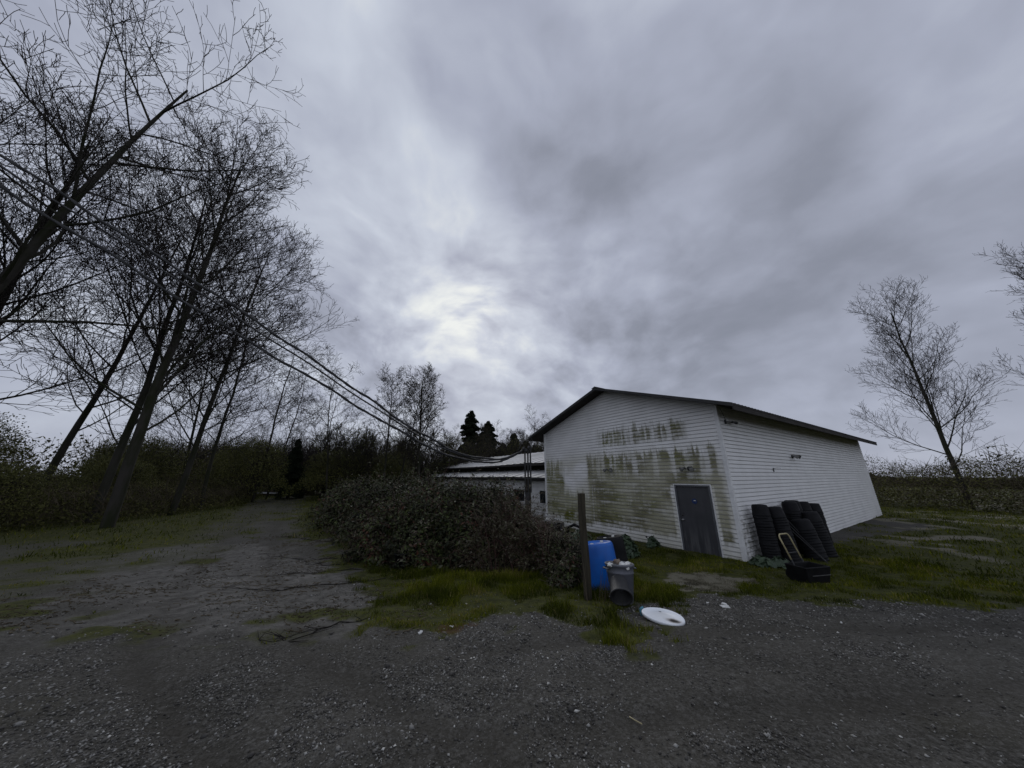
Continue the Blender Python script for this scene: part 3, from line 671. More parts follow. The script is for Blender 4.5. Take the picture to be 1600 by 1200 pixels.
def cable(name, label, dz, dn, r, twist=0.0, wob=0.0, start=0):
    pts = []; ts = np.linspace(tt[start], tt[-1], 90)
    # smooth the height curve
    zi = np.interp(ts, tt, zz); ker = np.ones(5) / 5; zp = np.pad(zi, 2, mode='edge'); zs = np.convolve(zp, ker, 'valid'); zs[0] = zi[0]
    nrmv = np.array([-dirh[1], dirh[0]])
    for t, z in zip(ts, zs):
        q = min(1.0, t / 12.0); s = dn * q; ph = t * twist
        p = A + dirh * t + nrmv * (s + 0.03 * math.sin(ph))
        pts.append((p[0], p[1], z + dz * q + 0.03 * math.cos(ph) * (1 if twist else 0) + wob * math.sin(t * 2.1) * q))
    mb = MB(); mb.tube(pts, r, 6)
    if twist:
        for ph0 in (2.1, 4.2):
            pts2 = [(p[0] + 0.035 * math.cos(i * 1.3 + ph0), p[1] + 0.01 * math.sin(i * 1.3 + ph0), p[2] + 0.035 * math.sin(i * 1.3 + ph0)) for i, p in enumerate(pts)]
            mb.tube(pts2, r * 0.7, 5)
    o = mb.build(name, M['cable'], None, sm=True); tag(o, label, 'cable', 'overhead cables running down to the mast'); return o
cable('overhead_cable', 'thick twisted overhead cable, topmost of the three sagging lines', 0.10, 0.0, 0.036, 2.6)
cable('overhead_cable', 'overhead cable running close under the topmost line, middle of three', -0.20, 0.0, 0.030, 0.0, 0.03)
cable('overhead_cable', 'lowest of the three overhead lines, hanging apart from the others', -0.75, 0.0, 0.034, 2.1, 0.02)
mb = MB(); mb.tube([(0.66, 15.87, 3.7), (0.45, 15.8, 3.25), (0.3, 15.75, 2.95), (0.5, 15.8, 2.85), (0.68, 15.84, 3.2)], 0.014, 5)
mb.tube([(0.80, 15.87, 3.6), (1.0, 15.8, 3.1), (1.2, 15.8, 3.05), (1.1, 15.85, 3.4), (0.95, 15.87, 3.7)], 0.014, 5); mb.build('drip_loop', M['cable'], None)
tag(bpy.data.objects['drip_loop'], 'loose loops of black cable hanging at the conduit tops', 'cable')
pole = empty('utility_pole', (-20.1, 2.95, H(-20.1, 2.95)), 0.6, 'tall dark wooden utility pole carrying the overhead cables', 'pole')
MB().tube([(0, 0, -0.3), (0, 0, 14.3)], [0.17, 0.12], 12).build('shaft', M['post_wood'], pole, sm=True)
MB().box(-0.9, 0.9, -0.06, 0.06, 13.3, 13.42).build('crossarm', M['post_wood'], pole)

# ------------------------------------------------------------------ post, barrels, bins and rubbish
px_, py_ = 1.37, 6.34
t = empty('fence_post', (px_, py_, H(px_, py_) - 0.05), 0.15, 'single rough square wooden post standing in grass beside blue barrel', 'post')
mb = MB(); rr = random.Random(3)
for i in range(8):
    z = 1.86 * i / 7; a = 0.058; ox = 0.012 * math.sin(i * 0.9)
    mb.v += [(-a + ox, -a, z), (a + ox, -a, z), (a + ox, a, z), (-a + ox, a, z)]
mb.f += [(0, 3, 2, 1), (28, 29, 30, 31)] + [(i * 4 + j, i * 4 + (j + 1) % 4, i * 4 + 4 + (j + 1) % 4, i * 4 + 4 + j) for i in range(7) for j in range(4)]
mb.build('timber', M['post_wood'], t, bevel=0.008)

def barrel(x, y, mat, label, lean=0.0, h=0.90, r=0.315):
    t = empty('plastic_barrel', (x, y, H(x, y) - 0.03), 0.4, label, 'barrel'); t.rotation_euler = (lean, lean * 0.4, 0.4)
    prof = [(0.001, 0.0), (r * 0.86, 0.0), (r * 0.93, 0.02), (r * 0.97, 0.07), (r * 1.0, 0.16), (r * 1.02, h * 0.36), (r * 1.025, h * 0.5), (r * 1.02, h * 0.64),
            (r, h * 0.86), (r * 0.985, h * 0.93), (r * 0.965, h * 0.965), (r * 0.93, h * 0.985), (r * 0.90, h), (r * 0.86, h), (r * 0.84, h - 0.03), (0.001, h - 0.028)]
    mb = MB().lathe(prof, 36); mb.build('body', mat, t, sm=True)
    for a in (0.4, 3.5):
        mb = MB().lathe([(0.035, 0.0), (0.035, 0.03), (0.001, 0.032)], 12, Matrix.Translation((r * 0.6 * math.cos(a), r * 0.6 * math.sin(a), h - 0.028))); mb.build('bung', M['paper'], t, sm=True)
    return t
barrel(1.90, 7.12, M['blue_plastic'], 'bright blue plastic barrel standing behind the wooden post', -0.11, 0.90, 0.33)
barrel(2.42, 7.92, M['black_plastic'], 'black plastic barrel standing behind the blue barrel', -0.12, 0.95)
# grey bin full of rubbish
cx_, cy_ = 1.95, 6.18
t = empty('rubbish_bin', (cx_, cy_, H(cx_, cy_) - 0.03), 0.5, 'round grey bin brim-full of white rubbish against blue barrel', 'bin')
t.rotation_euler = (-0.09, 0.04, 0.2)
mb = MB().lathe([(0.001, 0.0), (0.165, 0.0), (0.175, 0.02), (0.228, 0.47), (0.236, 0.475), (0.236, 0.50), (0.232, 0.51), (0.238, 0.585), (0.255, 0.59), (0.257, 0.62), (0.245, 0.63), (0.232, 0.62), (0.20, 0.3), (0.001, 0.28)], 36)
mb.build('body', M['grey_plastic'], t, sm=True)
for s in (1, -1):
    MB().tube([(s * 0.235, -0.07, 0.56), (s * 0.285, -0.06, 0.55), (s * 0.29, 0.06, 0.55), (s * 0.235, 0.07, 0.56)], 0.013, 8).build('handle', M['grey_plastic'], t, sm=True)
def crumple(name, loc, size, mat, seed, label=None, cat=None, group=None, flat=1.0, parent=None, sub=2):
    bm = bmesh.new(); bmesh.ops.create_icosphere(bm, subdivisions=sub, radius=1.0); r_ = random.Random(seed)
    for v in bm.verts:
        q = 0.62 + 0.5 * r_.random(); v.co *= q; v.co.x *= size[0]; v.co.y *= size[1]; v.co.z *= size[2] * flat
    me = bpy.data.meshes.new(name); bm.to_mesh(me); bm.free(); me.materials.append(mat)
    o = link(bpy.data.objects.new(name, me), parent); o.location = loc; o.rotation_euler = (0, 0, r_.uniform(0, 6))
    return tag(o, label, cat, group)
zb = H(cx_, cy_) - 0.03
for i, (ax, ay, az, s, mt, lb) in enumerate([(0.02, -0.08, 0.62, 0.075, 'paper', 'crumpled white rubbish at the front of the grey bin'),
        (0.12, -0.03, 0.61, 0.06, 'paper', 'small white crumpled paper at the middle right of the bin'),
        (0.17, 0.05, 0.61, 0.055, 'paper', 'white scrap at the right rim of the grey bin'),
        (-0.20, -0.08, 0.63, 0.055, 'paper', 'white plastic draped over the left rim of the grey bin'),
        (-0.02, 0.08, 0.63, 0.085, 'brown_rubbish', 'brown crumpled packaging at the back of the grey bin'),
        (-0.10, -0.02, 0.60, 0.07, 'darkgrey_plastic', 'dark rubbish bag between white scraps in the bin'),
        (0.07, -0.15, 0.60, 0.05, 'paper', 'small white scrap lying on the front rim of the bin')]):
    crumple('rubbish', (cx_ + ax, cy_ + ay, zb + az), (s, s, s * 0.8), M[mt], i + 30, lb, 'rubbish', 'rubbish filling the grey bin')
# tipped bucket leaning on the bin, mouth towards the yard
t = empty('tipped_bucket', (1.80, 5.80, H(1.8, 5.8) + 0.02), 0, 'dark ribbed bucket tipped over against the grey bin, mouth facing out', 'bucket')
Rb = Matrix.Translation((0.0, -0.03, 0.14)) @ Matrix.Rotation(math.radians(-12), 4, 'Z') @ Matrix.Rotation(math.radians(-58), 4, 'X')
mb = MB().lathe([(0.001, 0.33), (0.125, 0.33), (0.132, 0.32), (0.165, 0.03), (0.182, 0.028), (0.184, 0.0), (0.168, -0.002), (0.158, 0.03), (0.125, 0.30), (0.001, 0.305)], 32, Rb)
mb.build('body', M['darkgrey_plastic'], t, sm=True)
mb = MB().tube([Rb @ Vector((0.185 * math.cos(a), 0.185 * math.sin(a), 0.02 + 0.06 * math.sin(a))) for a in np.linspace(0.1, 3.0, 12)], 0.005, 5); mb.build('handle', M['metal'], t)
# white oval lid with hole and scorch mark
lx, ly = 2.19, 5.17
t = empty('oval_lid', (lx, ly, H(lx, ly) + 0.055), 0, 'white oval lid with a small hole and scorched edge lying on gravel', 'lid')
t.rotation_euler = (math.radians(7), math.radians(3), math.radians(-28))
hc = (-0.04, 0.09); K = 40
def lr(a): return (0.285 * math.cos(a), 0.190 * math.sin(a) * (1 + 0.10 * math.cos(a)))
loops = []
for (sc, z, hole) in ((None, 0.012, True), (0.90, 0.010, False), (0.965, 0.016, False), (1.0, 0.004, False), (1.0, -0.022, False), (0.95, -0.024, False), (0.93, -0.002, False), (None, -0.002, True)):
    L = []
    for j in range(K):
        a = 2 * math.pi * j / K
        if hole: L.append((hc[0] + 0.024 * math.cos(a), hc[1] + 0.018 * math.sin(a), z))
        else: x, y = lr(a); L.append((x * sc, y * sc, z))
    loops.append(L)
mb = MB(); vs = [p for L in loops for p in L]
fs = [(i * K + j, (i + 1) % len(loops) * K + j, (i + 1) % len(loops) * K + (j + 1) % K, i * K + (j + 1) % K) for i in range(len(loops)) for j in range(K)]
mb.add(vs, fs).build('shell', M['lid'], t, sm=True)
MB().lathe([(0.001, 0), (0.032, 0.0), (0.035, -0.01)], 16, Matrix.Translation((hc[0], hc[1], -0.004))).build('hole_shade_disc', M['dark_metal'], t)  # added dark disc below the hole, its colour standing for the shade inside
crumple('crushed_bottle', (2.00, 5.43, H(2.0, 5.43) + 0.05), (0.05, 0.035, 0.075), M['teal'], 4, 'crushed teal plastic bottle poking up behind the white lid', 'bottle')
def flat_scrap(x, y, s, seed, label, mat='paper', grp='scraps of white litter on the yard'):
    r_ = random.Random(seed); n = 7; vs = [(0, 0, 0.015)]
    for j in range(n):
        a = 2 * math.pi * j / n; q = s * r_.uniform(0.5, 1.1); vs.append((q * math.cos(a), q * 0.6 * math.sin(a), r_.uniform(0.0, 0.03)))
    mb = MB().add(vs + [(p[0] * 0.9, p[1] * 0.9, p[2] - 0.008) for p in vs], [(0, 1 + j, 1 + (j + 1) % n) for j in range(n)] + [(n + 1, n + 2 + (j + 1) % n, n + 2 + j) for j in range(n)])
    o = mb.build('litter_scrap', M[mat], None); o.location = (x, y, H(x, y) + 0.012); return tag(o, label, 'litter', grp)
flat_scrap(3.52, 5.83, 0.10, 1, 'largest torn white paper scrap, right of the oval lid')
crumple('litter_scrap', (3.56, 5.92, H(3.56, 5.92) + 0.03), (0.05, 0.04, 0.03), M['paper'], 8, 'crumpled white scrap just behind the torn paper', 'litter', 'scraps of white litter on the yard')
flat_scrap(3.37, 6.07, 0.035, 3, 'small white chip left of the torn paper')
flat_scrap(-1.20, 4.72, 0.035, 5, 'white chip on the moss left of the rusty brown patch')
flat_scrap(-0.83, 4.90, 0.035, 6, 'white chip at the rusty brown patch of moss')
flat_scrap(0.30, 5.35, 0.018, 7, 'tiny white chip below the grass strip, middle of the yard')
flat_scrap(2.30, 5.85, 0.018, 8, 'tiny white chip in grass right of the grey bin')
flat_scrap(4.6, 5.0, 0.025, 9, 'white chip among the coarse gravel at right')
o = MB().tube([(0, 0, 0.02), (0.03, -0.04, 0.022), (0.07, -0.075, 0.02)], 0.004, 5).build('pale_stick', M['cream_paint'], None)
o.location = (0.93, 3.05, H(0.95, 3.0)); tag(o, 'short pale stick lying alone on the dark gravel in front', 'stick')
# dark pot swallowed by the brambles
t = empty('black_pot', (-2.95, 9.15, H(-2.95, 9.15)), 0, 'big black plastic pot half hidden under the bramble mound', 'pot')
MB().lathe([(0.001, 0.0), (0.17, 0.0), (0.21, 0.36), (0.23, 0.365), (0.23, 0.40), (0.205, 0.40), (0.165, 0.05), (0.001, 0.04)], 28).build('body', M['black_plastic'], t, sm=True)
# grey crate by the wall
t = empty('wooden_crate', (1.55, 12.6, H(1.55, 12.6)), 0.25, 'weathered grey crate with light corner board near the gable wall foot', 'crate')
for i in range(7): MB().box(-0.42 + i * 0.12, -0.42 + i * 0.12 + 0.105, -0.02, 0.0, 0.05, 0.66).build('slat', M['bark_dark'] if i % 2 else M['darkgrey_plastic'], t)
for i in range(5): MB().box(0.42, 0.44, 0.0 + i * 0.12, i * 0.12 + 0.105, 0.05, 0.66).build('slat', M['plank_wood'], t)
MB().box(0.40, 0.47, -0.045, -0.022, 0.0, 0.70).build('corner_board', M['plank_wood'], t)
for i in range(4): MB().box(-0.45, 0.47, -0.03 + i * 0.15, 0.11 + i * 0.15, 0.67, 0.69).build('lid_board', M['plank_wood'], t)
crumple('rubbish', (1.35, 12.75, H(1.55, 12.6) + 0.76), (0.16, 0.12, 0.08), M['paper'], 12, 'pale grey crumpled sheet lying on the wooden crate', 'rubbish')
o = MB().tube([(1.42, 13.3, H(1.4, 13.3)), (1.42, 13.3, H(1.4, 13.3) + 1.15)], 0.02, 6).build('white_stake', M['white'], None); tag(o, 'thin white stake standing upright behind the grey crate', 'stake')
o = MB().tube([(2.02, 12.4, -0.6), (2.1, 12.3, -0.1), (2.3, 12.2, 0.0), (2.55, 12.15, -0.1), (2.65, 12.1, -0.55)], 0.055, 10).build('black_hose', M['black_plastic'], None, sm=True); tag(o, 'fat black corrugated hose looping beside the grey crate', 'hose')

# ------------------------------------------------------------------ stacks of nursery pots leaning on the side wall
def pot_stack(p, n, r, lean, az, label, name='pot_stack'):
    t = empty(name, local(p), RZ + az, label, 'pot stack', 'stacks of black nursery pots leaning on the side wall')
    t.location.z = H(t.location.x, t.location.y) - 0.02
    t.rotation_euler = (-lean, 0, RZ + az)
    z = 0.0; rr_ = random.Random(int(p[0] * 100))
    base = None
    prof = [(r * 0.62, 0.315), (r * 0.78, 0.305), (r * 0.86, 0.28), (r * 0.90, 0.24), (r * 0.985, 0.028), (r * 1.0, 0.022), (r * 1.0, 0.0), (r * 0.95, 0.0)]
    me = None
    for i in range(n):
        if me is None:
            pr = prof + []
            o = MB().lathe([(0.001, 0.318)] + pr, 24).build('pot', M['pot_plastic'], t, sm=True); me = o.data
        else:
            o = link(bpy.data.objects.new('pot', me), t)
        o.location = (rr_.uniform(-0.008, 0.008), rr_.uniform(-0.008, 0.008), z); o.rotation_euler = (rr_.uniform(-0.02, 0.02), rr_.uniform(-0.02, 0.02), 0)
        z += 0.068 + rr_.uniform(0, 0.012)
    return t
pot_stack((0.72, -0.42, 0), 18, 0.23, 0.03, 0.25, 'tall stack of upturned black pots nearest the white corner trim')
pot_stack((1.18, -0.72, 0), 17, 0.25, 0.12, 0.02, 'stack of upturned black pots leaning in front of the corner stack')
pot_stack((2.05, -0.40, 0), 15, 0.23, 0.06, 0.05, 'short stack of black pots against the wall between taller ones')
pot_stack((2.75, -0.60, 0), 18, 0.23, 0.05, 0.10, 'tall black pot stack right behind the hand truck')
pot_stack((2.10, -1.05, 0), 12, 0.27, 0.16, 0.10, 'wide low stack of black pots leaning left of the hand truck')
pot_stack((3.60, -0.42, 0), 18, 0.24, 0.05, 0.0, 'black pot stack against the wall beyond the hand truck')
pot_stack((3.00, -1.05, 0), 14, 0.28, 0.14, 0.1, 'wide low black pot stack to the right behind the hand truck')
pot_stack((4.5, -0.45, 0), 17, 0.24, 0.05, -0.05, 'black pot stack further along the side wall, second from its far end')
pot_stack((5.4, -0.50, 0), 16, 0.24, 0.05, 0.05, 'last black pot stack at the far end of the row')
for q in range(3):
    a_ = local((1.75 + q * 0.16, -1.35 + 0.05 * q, 0)); b_ = local((1.45 + q * 0.1, -0.55, 0))
    o = MB().tube([(a_.x, a_.y, H(a_.x, a_.y)), (b_.x, b_.y, 0.45 + 0.1 * q)], 0.012, 6).build('thin_rod', M['dark_metal'], None)
    tag(o, ('thin dark rod leaning on the pots, nearest the corner', 'thin dark rod leaning on the pots, middle of three', 'thin dark rod leaning on the pots, nearest the hand truck')[q], 'rod', 'thin rods leaning on the pots')
# hand truck with black tote
hx, hy = 6.75, 8.05
t = empty('hand_truck', (hx, hy, H(hx, hy)), math.radians(20), 'hand truck with cream tubular handle standing before the black pots', 'hand truck')
U = [(-0.19, 0.0, 0.42), (-0.19, 0.14, 0.86), (-0.17, 0.155, 0.91), (-0.13, 0.16, 0.935), (0.13, 0.16, 0.935), (0.17, 0.155, 0.91), (0.19, 0.14, 0.86), (0.19, 0.0, 0.42)]
MB().tube(U, 0.016, 10).build('handle', M['cream_paint'], t, sm=True)
for s in (-1, 1):
    MB().tube([(s * 0.19, -0.12, 0.02), (s * 0.19, 0.0, 0.42)], 0.017, 8).build('rail', M['dark_metal'], t)
    wm = Matrix.Translation((s * 0.27, 0.0, 0.13)) @ Matrix.Rotation(math.pi / 2, 4, 'Y')
    wl = MB().lathe([(0.05, -0.03), (0.12, -0.035), (0.13, -0.015), (0.13, 0.015), (0.12, 0.035), (0.05, 0.03)], 20, wm).build('wheel', M['black_plastic'], t, sm=True)
    MB().lathe([(0.001, -0.02), (0.05, -0.025), (0.05, 0.025), (0.001, 0.02)], 14, wm).build('hub', M['dark_metal'], wl)
for z in (0.25, 0.55): MB().tube([(-0.19, -0.12 + z * 0.3, z), (0.19, -0.12 + z * 0.3, z)], 0.01, 6).build('cross_bar', M['dark_metal'], t)
MB().box(-0.2, 0.2, -0.34, -0.10, 0.0, 0.015).build('toe_plate', M['dark_metal'], t)
tx, ty = 6.72, 7.82
t = empty('black_tote', (tx, ty, H(tx, ty)), math.radians(12), 'low black plastic tote with thin pale line in front of hand truck', 'tote')
mb = MB(); z0, z1 = 0.0, 0.34
mb.add([(-0.27, -0.19, z0), (0.33, -0.19, z0), (0.33, 0.17, z0), (-0.27, 0.17, z0), (-0.32, -0.24, z1), (0.40, -0.24, z1), (0.40, 0.22, z1), (-0.32, 0.22, z1), (-0.28, -0.2, z1), (0.36, -0.2, z1), (0.36, 0.18, z1), (-0.28, 0.18, z1), (-0.24, -0.16, 0.1), (0.30, -0.16, 0.1), (0.30, 0.14, 0.1), (-0.24, 0.14, 0.1)],
       [(0, 3, 2, 1), (0, 1, 5, 4), (1, 2, 6, 5), (2, 3, 7, 6), (3, 0, 4, 7), (4, 5, 9, 8), (5, 6, 10, 9), (6, 7, 11, 10), (7, 4, 8, 11), (8, 9, 13, 12), (9, 10, 14, 13), (10, 11, 15, 14), (11, 8, 12, 15), (12, 13, 14, 15)])
mb.build('body', M['black_plastic'], t, bevel=0.012)
MB().box(-0.16, 0.36, -0.232, -0.222, 0.17, 0.182).build('pale_strip', M['metal'], t)

# ------------------------------------------------------------------ vegetation builders
def cards(P, N, size, rs, asp=1.0, bend=0.25):
    """folded leaves: P centres, N normals, two triangles each sharing the midrib"""
    n = len(P); r = rs.randn(n, 3); T = r - N * np.sum(r * N, 1)[:, None]; T /= np.linalg.norm(T, axis=1)[:, None] + 1e-9
    B = np.cross(N, T); s = np.asarray(size)[:, None] if np.ndim(size) else size
    v0 = P - T * s * asp; v2 = P + T * s * asp; v1 = P + B * s * 0.55 + N * s * bend; v3 = P - B * s * 0.55 + N * s * bend
    v = np.stack([v0, v1, v2, v3], 1).reshape(-1, 3); i = np.arange(n) * 4
    f = np.stack([np.stack([i, i + 1, i + 2], 1), np.stack([i, i + 2, i + 3], 1)], 1).reshape(-1, 3)
    return v, f
def norm(a): return a / (np.linalg.norm(a, axis=1)[:, None] + 1e-9)
def prisms(P0, P1, R0, R1, k=3):
    n = len(P0); D = norm(P1 - P0); ref = np.where(np.abs(D[:, 2:3]) < 0.9, np.array([[0, 0, 1.0]]), np.array([[1.0, 0, 0]]))
    A = norm(np.cross(D, ref)); B = np.cross(D, A); vs = []
    for P, R in ((P0, R0), (P1, R1)):
        for j in range(k):
            t = 2 * math.pi * j / k; vs.append(P + (A * math.cos(t) + B * math.sin(t)) * R[:, None])
    v = np.stack(vs, 1).reshape(-1, 3); i = np.arange(n)[:, None] * 2 * k; fs = []
    for j in range(k):
        fs.append(np.concatenate([i + j, i + (j + 1) % k, i + k + (j + 1) % k, i + k + j], 1))
    return v, np.stack(fs, 1).reshape(-1, 4)

TW = 0.011
def skeleton(seed, Hh, r0, spec, lean=(0, 0), first=0.18, up=0.10, wander=0.10, limb_len=0.42, limb_ang=(30, 55), top_taper=0.35, trunk_r_pow=0.9, droop=0.0, fork=0):
    """grow a bare tree; returns segment arrays with their level. spec: children per branch per level"""
    r = random.Random(seed); segs = []; tips = []
    def branch(p, d, L, rad, lev, n):
        pts = [p]; ds = [d]; step = L / n; rads = [rad]
        for i in range(n):
            w_ = wander * (1.0 if lev else 0.35) * (1.0 if lev < 3 else 1.7)
            u_ = up if lev else 0.0
            if lev >= 3: u_ = up * 1.2
            d = Vector((d.x + r.gauss(0, w_), d.y + r.gauss(0, w_), d.z + r.gauss(0, w_) + u_ - (droop if lev == 1 and i < n * 0.6 else 0))).normalized()
            q = p + d * step; f1 = 1 - (i + 1) / n
            endr = max(TW, rad * (0.18 + 0.82 * f1 ** trunk_r_pow))
            segs.append((lev, p, q, rads[-1], endr)); rads.append(endr); p = q; pts.append(p); ds.append(d)
        if lev >= len(spec): tips.append((p, d)); return
        m = spec[lev]; m = max(2, int(m * r.uniform(0.8, 1.2)))
        for c in range(m):
            t = (first if lev == 0 else 0.15) + (0.98 - (first if lev == 0 else 0.15)) * ((c + r.random() * 0.9) / m)
            i = min(n - 1, int(t * n)); fr = t * n - i; q = pts[i].lerp(pts[i + 1], min(1, fr)); dd = ds[i + 1]
            ang = math.radians(r.uniform(*limb_ang) * (1 if lev == 0 else 0.95)); az = c * 2.399 + r.uniform(-0.5, 0.5)
            o = dd.orthogonal().normalized(); o = Matrix.Rotation(az, 3, dd) @ o
            nd = (dd * math.cos(ang) + o * math.sin(ang)).normalized()
            if lev == 0:
                env = min(1.0, 0.55 + t) * (1 - (1 - top_taper) * max(0, (t - 0.35) / 0.65)); l2 = Hh * limb_len * env * r.uniform(0.75, 1.15)
                r2 = max(0.016, min(rads[i] * 0.6, rad * 0.30 * (l2 / (Hh * limb_len))))
            else:
                l2 = L * r.uniform(0.34, 0.60) * (1.15 - 0.55 * t); r2 = max(TW * 1.25, rads[i] * 0.5)
            l2 = max(l2, 0.38)
            branch(q, nd, l2, r2, lev + 1, [0, 7, 5, 4, 3, 2][min(lev + 1, 5)])
    d0 = Vector((lean[0], lean[1], 1)).normalized()
    if fork:
        for q in range(fork):
            a = q * 6.283 / fork + seed; branch(Vector((0.15 * math.cos(a), 0.15 * math.sin(a), -0.2)), Vector((lean[0] + 0.22 * math.cos(a), lean[1] + 0.22 * math.sin(a), 1)).normalized(), Hh * r.uniform(0.8, 1.0), r0 * 0.7, 0, 12)
    else: branch(Vector((0, 0, -0.3)), d0, Hh, r0, 0, 14)
    return segs, tips
def build_tree(name, loc, rz, segs, tips, label, cat='tree', group=None, leaves=0, leafmat_='catkin', leafsize=0.05, bark='bark', twig='twig', seed=1, thick=1.0):
    t = empty(name, loc, rz, label, cat, group)
    lev = np.array([s[0] for s in segs]); P0 = np.array([tuple(s[1]) for s in segs]); P1 = np.array([tuple(s[2]) for s in segs])
    R0 = np.array([s[3] for s in segs]) * thick; R1 = np.array([s[4] for s in segs]) * thick
    m_ = lev <= 1
    ext = (P1 - P0) * 0.03
    v, f = prisms(P0[m_], (P1 + ext)[m_], R0[m_], R1[m_], 7); mesh_np('trunk', v, f, M[bark], t, smooth_=True)
    v, f = prisms(P0[~m_], (P1 + ext)[~m_], R0[~m_], R1[~m_], 3); cr = mesh_np('crown', v, f, M[twig], t); cr['kind'] = 'stuff'
    if leaves:
        rs = np.random.RandomState(seed); m2 = np.where(lev >= max(2, lev.max() - 1))[0]; idx = rs.choice(m2, leaves)
        P = P0[idx] + (P1[idx] - P0[idx]) * rs.rand(leaves, 1) + rs.randn(leaves, 3) * leafsize * 1.2
        v, f = cards(P, norm(rs.randn(leaves, 3)), leafsize * (0.6 + 0.8 * rs.rand(leaves)), rs)
        cl = fbm(P[:, 0] + P[:, 2], P[:, 1], 0.6, 2, seed) - 0.5
        lf = mesh_np('foliage', v, f, M[leafmat_], t, attrs={'rnd': np.repeat(np.clip(rs.rand(leaves) * 0.7 + 0.15 + cl, 0, 1), 4)}); lf['kind'] = 'stuff'
    return t
def clone(o, loc, rz, sc, label):
    c = copy_tree(o); c.location = (loc[0], loc[1], H(loc[0], loc[1]) - 0.1); c.rotation_euler = (0, 0, rz); c.scale = (sc, sc, sc); c['label'] = label; return c
def L3(x, y): return (x, y, H(x, y) - 0.1)

# ------------------------------------------------------------------ large bare trees on the left
BARE = 'bare trees at the edge of the woods'
sA = skeleton(11, 24.0, 0.25, (27, 12, 7, 3), (0.03, 0.0), 0.20, 0.075, 0.065, 0.36, (28, 50), 0.5)
tA = build_tree('bare_tree', L3(-19.4, 15.8), 0.4, *sA, 'tall bare maple whose rounded crown rises highest into the sky', group=BARE)
sB = skeleton(23, 27, 0.26, (24, 11, 6, 3), (0.05, 0.02), 0.25, 0.05, 0.08, 0.38, (38, 66), 0.65)
tB = build_tree('bare_tree', L3(-22.4, 10.2), 2.0, *sB, 'nearest tall bare tree reaching long thin branches into the top left sky', group=BARE)
sC = skeleton(37, 20.5, 0.18, (24, 10, 6, 3), (0.11, 0), 0.18, 0.07, 0.07, 0.44, (32, 58), 0.5)
tC = build_tree('bare_tree', L3(-21.8, 20.8), 0.0, *sC, 'bare tree with crown spreading furthest right above the cables', group=BARE)
sD = skeleton(41, 16.5, 0.12, (16, 8, 5, 3), (0.10, 0), 0.25, 0.05, 0.14, 0.36, (35, 60), 0.5, droop=0.03)
tD = build_tree('bare_tree', L3(-24.6, 30.5), 0.0, *sD, 'slimmer bare tree with crooked stems low behind the cables', group=BARE)
k = 0
for (src, x, y, rz, sc, lab) in [
    (tC, -22.5, 17.5, 2.2, 1.15, 'leaning bare tree just left of the tall rounded maple'),
    (tA, -27.0, 14.0, 4.0, 0.95, 'far left bare maple standing apart beyond the near trees'),
    (tD, -23.0, 24.0, 2.9, 1.15, 'bare tree with thin trunk between the two biggest crowns'),
    (tB, -30.0, 20.0, 1.0, 0.8, 'bare tree with wide level branches deep in the left woods'),
    (tC, -34.0, 12.0, 5.0, 1.0, 'bare tree at the far left edge of the view'),
    (tD, -17.3, 30.0, 4.4, 0.80, 'small crooked bare tree behind the olive bush'),
    (tA, -25.5, 8.0, 5.2, 0.85, 'bare maple behind the nearest tall tree, outer left'),
    (tC, -31.0, 30.0, 3.6, 0.8, 'bare tree in the woods above the brush pile'),
    (tD, -26.0, 34.0, 0.9, 0.9, 'bare crooked tree at the end of the track'),
    (tD, -21.5, 36.0, 5.6, 0.75, 'thin bare tree rising behind the end of the track')]:
    clone(src, (x, y), rz, sc, lab)
# mid-distance alders with catkins
sE = skeleton(53, 13.2, 0.12, (30, 8, 5), (0.06, 0), 0.25, 0.05, 0.09, 0.27, (38, 62), 0.4)
ALD = 'slim alders rising over the dark undergrowth'
tE = build_tree('alder_tree', L3(-12.6, 31.0), 0.0, *sE, 'slim alder with catkins, left one of the close pair under the cables', group=ALD, leaves=2600, leafsize=0.055, seed=3)
sE2 = skeleton(59, 12.3, 0.12, (30, 8, 5), (0.10, 0), 0.25, 0.05, 0.09, 0.27, (38, 62), 0.4)
tE2 = build_tree('alder_tree', L3(-11.6, 31.8), 0.0, *sE2, 'slim alder with catkins, right one of the close pair under the cables', group=ALD, leaves=2600, leafsize=0.055, seed=4)
sF = skeleton(61, 12.2, 0.17, (28, 9, 5, 2), (0.0, 0), 0.20, 0.07, 0.07, 0.36, (32, 55), 0.5)
tF = build_tree('bare_tree', L3(-8.9, 30.5), 0.0, *sF, 'round crowned bare tree beside the alders where the cables cross', group=BARE, leaves=2500, leafsize=0.06, seed=5)
sG = skeleton(67, 7.5, 0.10, (18, 7, 5), (0.05, 0.0), 0.15, 0.10, 0.13, 0.42, (25, 50), 0.6, fork=3)
tG = build_tree('small_tree', L3(-17.0, 33.5), 0.0, *sG, 'bushy many-stemmed bare tree left of the alder pair', group=BARE, leaves=3500, leafsize=0.055, seed=6, leafmat_='willow')
rr = random.Random(77)
MIDW = ['half bare small tree in the belt of woods']
spots = []
for i in range(34):
    a = -0.98 + 1.22 * (i + rr.random()) / 34; Y = rr.uniform(34, 50); spots.append((a * Y, Y))
NAMES = 'bare multi-stemmed small tree standing in the belt of woods behind the track'
